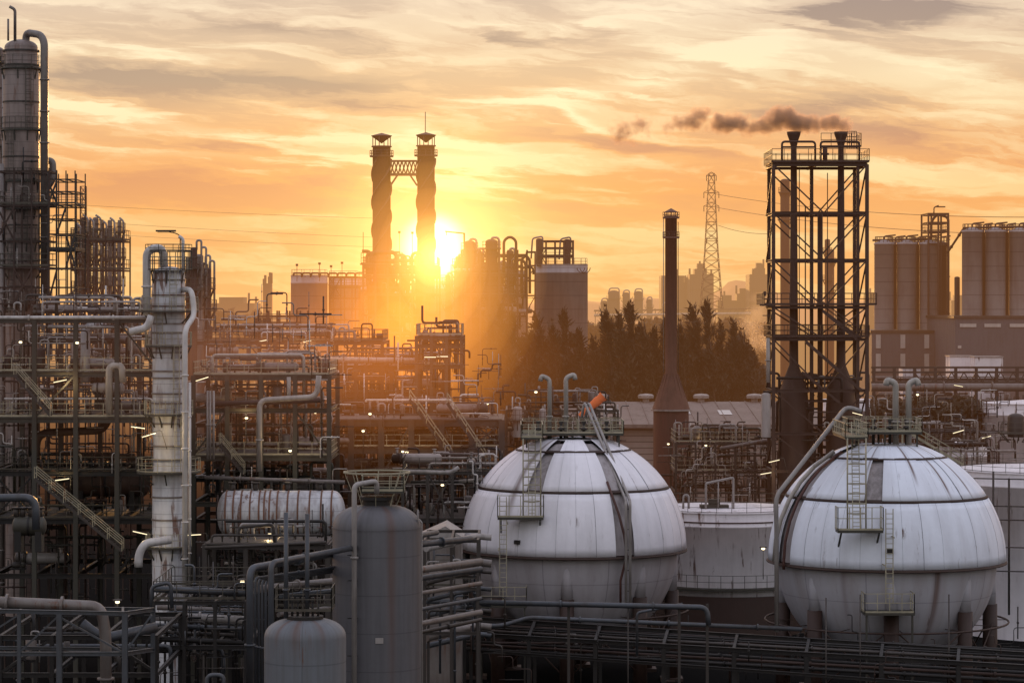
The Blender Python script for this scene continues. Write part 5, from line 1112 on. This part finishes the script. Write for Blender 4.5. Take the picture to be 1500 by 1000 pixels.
for k,px in enumerate((1168,1238)):
    xx=X(px,Y); r=.62; b=MB(); zt_=Z(190,Y); b.lathe((xx,Y+D*.45,0),[(1.7,0),(1.7,Z(600,Y)),(1.5,Z(570,Y)),(.52,Z(535,Y)),(.46,Z(450,Y)),(.36,Z(250,Y)),(.32,Z(213,Y)),(.5,Z(203,Y)),(.74,Z(194,Y)),(.76,zt_),(.68,zt_),(.4,Z(202,Y))],24); part('flue',b,DKB,T)
b=MB(); b.tube([(X(1213,Y),Y+3,Z(241,Y)),(X(1213,Y),Y+3,Z(211,Y))],.28,10); b.tube([(X(1213,Y),Y+3,Z(225,Y)),(X(1213,Y),Y+3,Z(222,Y))],.45,10); part('signal_mast',b,REDB,T)
for k,(px,t0,t1,w_) in enumerate(((1187,300,760,.07),(1209,312,760,.3),(1220,250,600,.05),(1178,241,500,.05),(1262,450,700,.16))): b=MB(); b.tube([(X(px,Y),Y+D*.6,Z(t0,Y)),(X(px,Y),Y+D*.6,Z(t1,Y))],w_,8); part('riser_pipe',b,DKB if k%2 else DARK,T)
b=MB(); b.stair(P(1205,455,300.5),P(1262,497,300.5),.9); b.stair_rail(P(1205,455,300.5),P(1262,497,300.5),.9); b.beam(P(1205,455,299.8),P(1255,497,299.8),.3); part('stairway',b,DKB,T)
b=MB(); b.beam(P(1180,500,299.6),P(1262,572,299.6),.34); b.stair(P(1175,545,300.4),P(1230,590,300.4),.9); part('stairway',b,DKB,T)
b=MB(); b.box(P(1122,447,300),(1.6,2.5,.15)); b.rail([P(1117,448,299),P(1128,448,299)],1.4,1,.08); b.box(P(1120,430,299.5),(.3,.3,.5)); b.beam(P(1117,462,299),P(1133,462,299),.1); part('side_platform',b,DKB,T)
for k,(px,top,hw) in enumerate(((1150,262,7),(1212,350,4),(1217,365,5))): vcol('process_tower',f'hazy slim column seen through the twin-flue tower, {["left and tallest","middle","right"][k]} one','column',px,top,560,hw,620+k*15,BROWN,plats=[(top+20,hw+3,-180,180),(top+60,hw+4,-180,180)],n=12,group='hazy columns behind the twin-flue tower')
cpipe([(1125,560),(1125,495)],3,CREAM,'pale pipe standing at the left foot of the twin-flue tower',296,'pale pipes by the tower')
vcol('upright_drum','pale upright drum at the left foot of the twin-flue tower','vessel',1122,575,640,7,297,PALE,n=14)
populate(1136,1268,301,308,[572,635,690,740],1.2,(2,3,5,6,7,4),51,6,[BROWN,DARK,GREY],(.07,.18),drops=8)
frame('pipe structure over the middle white tank roof',990,1135,318,328,[648,690,720],6,2,GREY,(648,690),(),[(1,648,690,'x')],w=.25,railmat=RAILM)
populate(990,1135,319,328,[648,690,720],1.6,(2,3,5,6,7,7,4),52,6,[BROWN,DARK,PALE,OLIVE],(.06,.16),drops=12)
cpipe([(1055,657),(1140,642)],3,SILVER2,'silver pipe slanting up beside the twin-flue tower foot',316,'pale pipes by the tower')
frame('low frame of pipes behind the left sphere crown',742,905,300,312,[600,628,660],7,2,OLIVE,(628,),(),[(1,600,628,'x'),(4,600,628,'/')],w=.25,railmat=RAILM)
populate(742,905,301,311,[600,628,660],1.1,(4,5,2,7,3),53,4,[BROWN,DARK,PALE,OLIVE],(.07,.18),drops=6)
populate(1275,1500,322,340,[640,668],.6,(4,5,2,7,3),55,5,[GREY,PALE,DARK],(.07,.2),drops=8)
for k,(px,py) in enumerate(((697,607),(758,607),(795,610))): vcol('upright_drum',f'pale capped drum behind the left sphere shoulder, {["left","middle","right"][k]} one','vessel',px,py-12,640,5+k%2*2,296,PALE,plats=[(py+8,13,-180,180)],n=12,group='capped drums behind the sphere',risers=[([(px+3,py-8,0),(px+3,py-18,0)],1.2)])
# ---------------------------------------------------------------- silo rows at right
def silo(label,px,hw,top,bot,Y,g,m_=None):
    x=X(px,Y); r=S(hw,Y); T=thing('silo',label,'silo',(x,Y,0),g); zt,zb=Z(top,Y),Z(bot,Y)
    b=MB(); b.lathe((x,Y,0),[(r*.35,zb-r*1.5),(r,zb),(r,zt-.3),(r+.1,zt-.28),(r+.1,zt),(r*.3,zt+r*.3),(.01,zt+r*.32)],28); part('shell',b,m_ or SILO,T)
    b=MB(); b.ringrail((x,Y,zt),r-.15,0,6.283,1.1,.09,14); part('railing',b,BROWN,T)
    b=MB()
    for k in range(8): a=k*math.pi/4+.39; b.beam((x+r*.9*math.cos(a),Y+r*.9*math.sin(a),0),(x+r*.9*math.cos(a),Y+r*.9*math.sin(a),zb),.35)
    part('support',b,CONC,T); b=MB(); b.tube(fillet([(x,Y,zt),(x,Y,zt+1.2),(x+r*1.2,Y,zt+1.4)],.4),.15,6); part('filling_pipe',b,BROWN,T); return T
for k,px in enumerate((1295,1328,1361)): silo(f'grey cylindrical silo in the three-silo row, {["left","middle","right"][k]} one, front',px,14.2,356,487,480,'three silo row')
for k,px in enumerate((1312,1345,1378)): silo(f'brownish silo half hidden behind the three-silo row, {["left","middle","right"][k]} one',px,12,357,487,492,'rear silos',BROWN)
for k,px in enumerate((1424,1458,1493,1528)): silo(f'large grey silo above the dark hall at the right edge, {["first","second","third","fourth"][k]} from left',px,14.8,338,470,458,'large silos at the right edge')
for k,px in enumerate((1441,1475,1510)): silo(f'brownish silo behind the large silos, {["left","middle","right"][k]} one',px,11,339,470,470,'rear large silos',BROWN)
def hall(label,x0,x1,top,Y,d,stripes,m_=DBLUE):
    T=thing('hall',label,'building',((X(x0,Y)+X(x1,Y))/2,Y,0)); b=MB(); z=Z(top,Y); b.box(((X(x0,Y)+X(x1,Y))/2,Y+d/2,z/2),(S(x1-x0,Y),d,z)); part('wall',b,m_,T)
    for (a,c_,t0,t1) in stripes: b=MB(); b.box(((X(a,Y)+X(c_,Y))/2,Y-.06,(Z(t0,Y)+Z(t1,Y))/2),(S(c_-a,Y),.16,Z(t0,Y)-Z(t1,Y))); part('panel',b,LPANEL,T)
    b=MB(); b.box(((X(x0,Y)+X(x1,Y))/2,Y+d/2,z+.2),(S(x1-x0,Y)+.5,d+.5,.4)); part('roof',b,GREY,T); return T
hall('dark clad hall with upright cream panels under the three-silo row',1277,1378,487,470,22,[(1283,1290,490,510),(1283,1290,518,545),(1319,1326,490,510),(1319,1326,518,545),(1354,1361,490,510),(1354,1361,518,545)])
hall('brownish open stair block between the two silo halls',1378,1398,487,474,10,[(1387,1389,487,535)],BROWN)
hall('dark blue hall with short white window strips under the large silos',1399,1530,466,448,30,[(1406,1430,474,479),(1442,1466,474,479),(1479,1520,474,479),(1403,1408,506,510)])
for k,(a,c_,t0) in enumerate(((1388,1424,522),(1424,1466,523),(1319,1346,539))): 
    Y_=400-k*6; T=thing('cabin',f'white box cabin below the silos, {["left of the pair","right of the pair","small one at left"][k]}','cabin',(X(a,Y_),Y_,0),'white box cabins'); b=MB(); b.box(((X(a,Y_)+X(c_,Y_))/2,Y_,Z(t0,Y_)/2),(S(c_-a,Y_)-.1,4,Z(t0,Y_))); part('wall',b,TANKW,T); b=MB(); b.box(((X(a,Y_)+X(c_,Y_))/2,Y_,Z(t0,Y_)+.08),(S(c_-a,Y_)+.1,4.3,.14)); part('roof',b,PALE,T)
frame('lift tower at the right of the three-silo row',1360,1389,478,486,[312,325,338,356],3,2,BROWN,(338,),(),[],w=.3,bot=490,top=312)
cpipe([(1364,380,482),(1364,325,482),(1372,314,482),(1389,318,482),(1389,540,482)],2,BROWN,'brown pipe looping over the lift tower of the silo row',482,'silo conveying pipes')
cpipe([(1278,352),(1362,350)],1.6,BROWN,'straight brown pipe along the three-silo roofs',480,'silo conveying pipes')
cpipe([(1388,370,470),(1412,334,458),(1540,331,458)],1.6,BROWN,'brown pipe climbing across to the large silo roofs',460,'silo conveying pipes')
vcol('process_tower','slim brown column between the two silo groups','column',1402,405,535,4,465,BROWN,n=12)
b=MB(); b.tube(fillet([P(1368,313,480),P(1368,304,480),P(1375,301,480)],.3),.12,6); b.box(P(1378,303,480),(1.6,.3,.2)); solo('roof_lamp',b,DARK,'little hooked lamp at the very top of the silo lift tower','lamp')
# rear pipe rack at right
T=thing('pipe_rack','long trussed pipe rack crossing behind the right sphere tank','pipe rack',(X(1390,378),378,0)); Y=378
for py in (538,545,560): b=MB(); b.beam(P(1276,py,Y),P(1560,py,Y),.28); b.beam(P(1276,py,Y+5),P(1560,py,Y+5),.25); part('long_beam',b,GREY,T)
for k in range(10): px=1280+k*30; b=MB(); b.ibeam(P(px,538,Y),(X(px,Y),Y,0),.4); b.ibeam(P(px,538,Y+5),(X(px,Y+5),Y+5,0),.4); part('post',b,GREY,T)
b=MB()
for k in range(20): px=1340+k*9; b.beam(P(px,(545,560)[k%2],Y-.1),P(px+9,(560,545)[k%2],Y-.1),.14)
part('truss',b,GREY,T)
cpipe([(1276,567),(1560,567)],6,SILVER2,'fattest dull pipe crossing behind the right sphere vents',372,'pipes on the rear rack')
for k in range(7): cpipe([(1276+k*9,549+k*3.3+3),(1560,549+k*3.3+3)],1.2+k%3*.5,(PALE,GREY,SILVER2)[k%3],f'thin pipe on the rear right rack, {["1st","2nd","3rd","4th","5th","6th","7th"][k]} from top',380+k*.5,'pipes on the rear rack')
populate(1276,1500,380,392,[600,625],1.6,(0,1,2,3,4,7),54,6,[PALE,GREY,SILVER2],(.1,.25),drops=10)
for k in range(26): 
    px=1300+k*8.0+random.uniform(-2,2); cpipe([(px,620),(px,578+random.uniform(-4,6))],1.3,(PALE,GREY,BROWN)[k%3],f'short {ACC[id((PALE,GREY,BROWN)[k%3])]} upright pipe under the rear right rack',384+k%4,'uprights under the rear rack',fl=2,n=6)
# unit by right tank, small tower in front
vcol('process_tower','short dark drum on a platform at the right edge','vessel',1488,605,640,12,300,GREY,plats=[(633,26,-180,180)],n=18)
# ---------------------------------------------------------------- casuarina trees
def tree_mesh(seed,h=18.0,r=3.4):
    r*=.72
    rnd=random.Random(seed); crown=MB(); tr=MB()
    lean=lambda z:Vector((-((z/h)**2.4)*h*.07,0,0))
    tr.tube([Vector((0,0,0))]+[Vector((0,0,h*f))+lean(h*f) for f in (.2,.4,.6,.8,.95)],[.32,.27,.21,.15,.09,.03],6)
    for k in range(60):
        f=.08+.90*rnd.random(); z=h*f; a=rnd.random()*6.283; L=r*(1.0-f)**.95*(.8+.4*rnd.random())+.12; p=Vector((0,0,z))+lean(z); 
        q=p+Vector((math.cos(a)*L,math.sin(a)*L,L*1.15)); tr.tube([p,p.lerp(q,.5)-Vector((0,0,.1)),q],[.07,.045,.015],3,False)
        n=int(24+L*26)
        for j in range(n):
            g=.2+.85*rnd.random(); c_=p.lerp(q,g)+Vector((rnd.gauss(0,.09+.09*L),rnd.gauss(0,.09+.09*L),rnd.gauss(0,.3)))
            d=Vector((rnd.gauss(-.15,.5)+math.cos(a)*.5,rnd.gauss(0,.5)+math.sin(a)*.5,rnd.uniform(.1,1.3))).normalized(); s_=rnd.uniform(.35,.85); wv=d.cross(Vector((rnd.gauss(0,1),rnd.gauss(0,1),rnd.gauss(0,1)))).normalized()*rnd.uniform(.07,.15)
            crown.add([c_-wv,c_+wv,c_+d*s_],[(0,1,2)])
    return crown.mesh('crown',LEAF,(0,0,0)),tr.mesh('trunk',BARK,(0,0,0))
TM=[tree_mesh(100+i,18,(3.2,3.8,2.8,3.5,3.0)[i]) for i in range(5)]
def tree(px,top,Y,lab,grp,wid=1.0):
    h=Z(top,Y); T=thing('casuarina_tree',lab,'tree',(X(px,Y),Y,0),grp); s_=h/18.0; k=random.randrange(5)
    for nm,me in zip(('crown','trunk'),TM[k]):
        o=bpy.data.objects.new(nm,me); C.objects.link(o); o.parent=T
    T.scale=(s_*wid*random.uniform(.75,.95),s_*wid*.85,s_); T.rotation_euler=(0,0,random.uniform(-.5,.5)); return T
TR=[(676,500),(694,484),(713,466),(733,478),(747,458),(768,470),(786,492),(802,474),(822,486),(843,466),(862,498),(880,505),(904,462),(922,474),(940,456),(956,484),(974,496),(990,470),(1010,486),(1032,460),(1052,456),(1069,480),(1088,484),(1104,498),(1114,520)]
ordn=lambda n:f"{n}{'th' if 10<=n%100<=20 else {1:'st',2:'nd',3:'rd'}.get(n%10,'th')}"
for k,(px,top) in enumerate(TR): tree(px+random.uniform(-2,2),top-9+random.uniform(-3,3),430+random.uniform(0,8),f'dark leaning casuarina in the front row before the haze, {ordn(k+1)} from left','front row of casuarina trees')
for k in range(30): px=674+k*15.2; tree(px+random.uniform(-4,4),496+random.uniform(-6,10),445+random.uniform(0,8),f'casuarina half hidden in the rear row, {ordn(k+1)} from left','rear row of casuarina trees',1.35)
def wood(name,x0,x1,Y,top,n,label,hfun=None,sz=1.6):
    mb=MB(); rnd=random.Random(len(name)+int(x0))
    for i in range(n):
        px=rnd.uniform(x0,x1); tp=top+(5 if name!='undergrowth' else 2)*math.sin(px*.11)+3*math.sin(px*.31+1)+rnd.uniform(0,3); h=Z(tp,Y); z=h*(1-rnd.random()**1.6*.6); c_=Vector((X(px,Y),Y+rnd.uniform(-8,8),z))
        for j in range(3):
            d=Vector((rnd.gauss(0,1),rnd.gauss(0,1),rnd.gauss(0,1))).normalized()*sz*rnd.uniform(.5,1.3); e=Vector((rnd.gauss(0,1),rnd.gauss(0,1),rnd.gauss(0,1))).normalized()*sz*rnd.uniform(.4,1)
            mb.add([c_,c_+d,c_+e],[(0,1,2)])
    me=mb.mesh(name,LEAF,(0,0,0)); o=bpy.data.objects.new(name,me); C.objects.link(o); o['kind']='stuff'; o['label']=label; o['category']='woodland'
wood('far_wood',845,1120,760,474,6000,'hazy mass of far treetops behind the casuarina rows')
wood('far_wood',318,378,820,462,2200,'orange hazy tree mass left of the hazy storage tanks')
wood('undergrowth',672,1122,457,536,9000,'dark undergrowth filling in beneath the casuarina rows',sz=1.1)
wood('shrubbery',1270,1440,352,592,4200,'dark shrubs and low trees behind the right sphere tank',sz=.9)
# ---------------------------------------------------------------- smoke and steam
def smoke(name,label,blobs,Y,col,dens,anis,scale,em=None):
    T=MB(); rnd=random.Random(5); rr=max(b_[2] for b_ in blobs)
    xs=[b_[0] for b_ in blobs]; ys=[b_[1] for b_ in blobs]
    x0,x1=X(min(b_[0]-b_[2]*1.6 for b_ in blobs),Y),X(max(b_[0]+b_[2]*1.6 for b_ in blobs),Y); z1,z0=Z(min(b_[1]-b_[2]*1.5 for b_ in blobs),Y),Z(max(b_[1]+b_[2]*1.5 for b_ in blobs),Y); d=S(rr,Y)*1.6
    T.box(((x0+x1)/2,Y,(z0+z1)/2),(x1-x0,2*d,z1-z0))
    m=bpy.data.materials.new(name); m.use_nodes=True; t=NT(m.node_tree); m.node_tree.nodes.remove(m.node_tree.nodes['Principled BSDF'])
    pos=t.n('ShaderNodeNewGeometry').outputs['Position']; nz=t.n('ShaderNodeTexNoise'); t.set(nz.inputs['Vector'],pos); nz.inputs['Scale'].default_value=scale; nz.inputs['Detail'].default_value=4; nz.inputs['Roughness'].default_value=.6
    f=None
    for (px,py,r_,a_) in blobs:
        q=t.n('ShaderNodeVectorMath',operation='SUBTRACT'); t.set(q.inputs[0],pos); q.inputs[1].default_value=P(px,py,Y)
        s_=t.n('ShaderNodeVectorMath',operation='MULTIPLY'); t.set(s_.inputs[0],q.outputs[0]); R=S(r_*1.35,Y); s_.inputs[1].default_value=(1/(R*1.35),1/(R*1.2),1/R)
        l=t.n('ShaderNodeVectorMath',operation='LENGTH'); t.set(l.inputs[0],s_.outputs[0]); e=t.m('MULTIPLY',t.m('SUBTRACT',1.0,l.outputs['Value']),a_); f=e if f is None else t.m('MAXIMUM',f,e)
    dd=t.m('MULTIPLY',t.ss(t.m('ADD',f,t.m('MULTIPLY',t.m('SUBTRACT',nz.outputs[0],.5),1.7)),.0,.6),dens)
    v=t.n('ShaderNodeVolumePrincipled'); v.inputs['Color'].default_value=(*col,1); v.inputs['Anisotropy'].default_value=anis; t.set(v.inputs['Density'],dd)
    m.node_tree.links.new(v.outputs[0],m.node_tree.nodes['Material Output'].inputs['Volume'])
    return solo(name,T,m,label,'smoke')
blobs=[(1238,187,8,1.1),(1234,183,10,1.1),(1222,181,11,1.1),(1208,181,11,1),(1194,182,11,1),(1180,181,12,1.1),(1167,187,9,1.2),(1164,180,14,1.2),(1152,172,14,1.2),(1140,170,12,1),(1136,180,13,1),(1122,186,12,.9),(1106,187,11,.7),
 (1088,184,12,.7),(1070,180,14,.95),(1056,180,13,.85),(1042,186,9,.4),(1024,170,12,.7),(1012,178,13,.75),(998,180,11,.6),(982,186,8,.3),(940,186,12,.36),(918,194,15,.36),(905,202,10,.25)]
smoke('smoke_plume','grey brown smoke trailing left from the right funnel of the tower',blobs,303.8,(.72,.52,.40),1.45,.4,.8)
smoke('steam_cloud','glowing pale steam drifting up behind the tree line',[(1108,462,14,.8),(1100,480,15,.9),(1112,500,15,.9),(1090,470,10,.5),(1118,440,10,.4)],560,(1,.95,.9),.05,.6,.35)
# ---------------------------------------------------------------- pipes: the largest as objects, the small rest as one mass
PIPES.sort(key=lambda a:-a[0])
for (A,mb,mt,label,group) in PIPES[:288]:
    if label=='thin pipe': label=f'thin {ACC[id(mt)]} pipe with small bends {where(750+mb.v[0][0]/mb.v[0][1]*F,HOR-(mb.v[0][2]-CAMZ)/mb.v[0][1]*F)}'
    solo('pipe',mb,mt,label,'pipe',group=group)
rest=MB(); ms=[]; mi=[]
for (A,mb,mt,label,group) in PIPES[288:]:
    if mt not in ms: ms.append(mt)
    rest.add(mb.v,mb.f); rest.sm[-len(mb.f):]=mb.sm; mi+= [ms.index(mt)]*len(mb.f)
me=rest.mesh('pipework',None,(0,0,0))
for m_ in ms: me.materials.append(m_)
me.polygons.foreach_set('material_index',mi); o=bpy.data.objects.new('pipework',me); C.objects.link(o); o['kind']='stuff'; o['label']='tangle of countless thin pipes threading through the plant'; o['category']='pipework'
# ---------------------------------------------------------------- give look-alikes a place among themselves
from collections import defaultdict
by=defaultdict(list)
for o in ALL: by[o['label']].append(o)
def pxof(o): 
    l=o.matrix_world.translation if False else o.location
    return 750+l.x/max(1,l.y)*F
for lab,os_ in by.items():
    if len(os_)>1:
        os_.sort(key=pxof); n=len(os_)
        for i,o in enumerate(os_):
            s_=f"{lab}, {ordn(i+1)} from left"
            if len(s_.split())>16: s_=f"{' '.join(lab.split()[:13])}, {ordn(i+1)} from left"
            o['label']=s_
for o in ALL:
    if len(o['label'].split())>16: print('LONG',o['label'])
print('PIPES',len(PIPES),'THINGS',len(ALL),'OBJECTS',len(bpy.data.objects))
for o in ALL: o['kind']='thing'
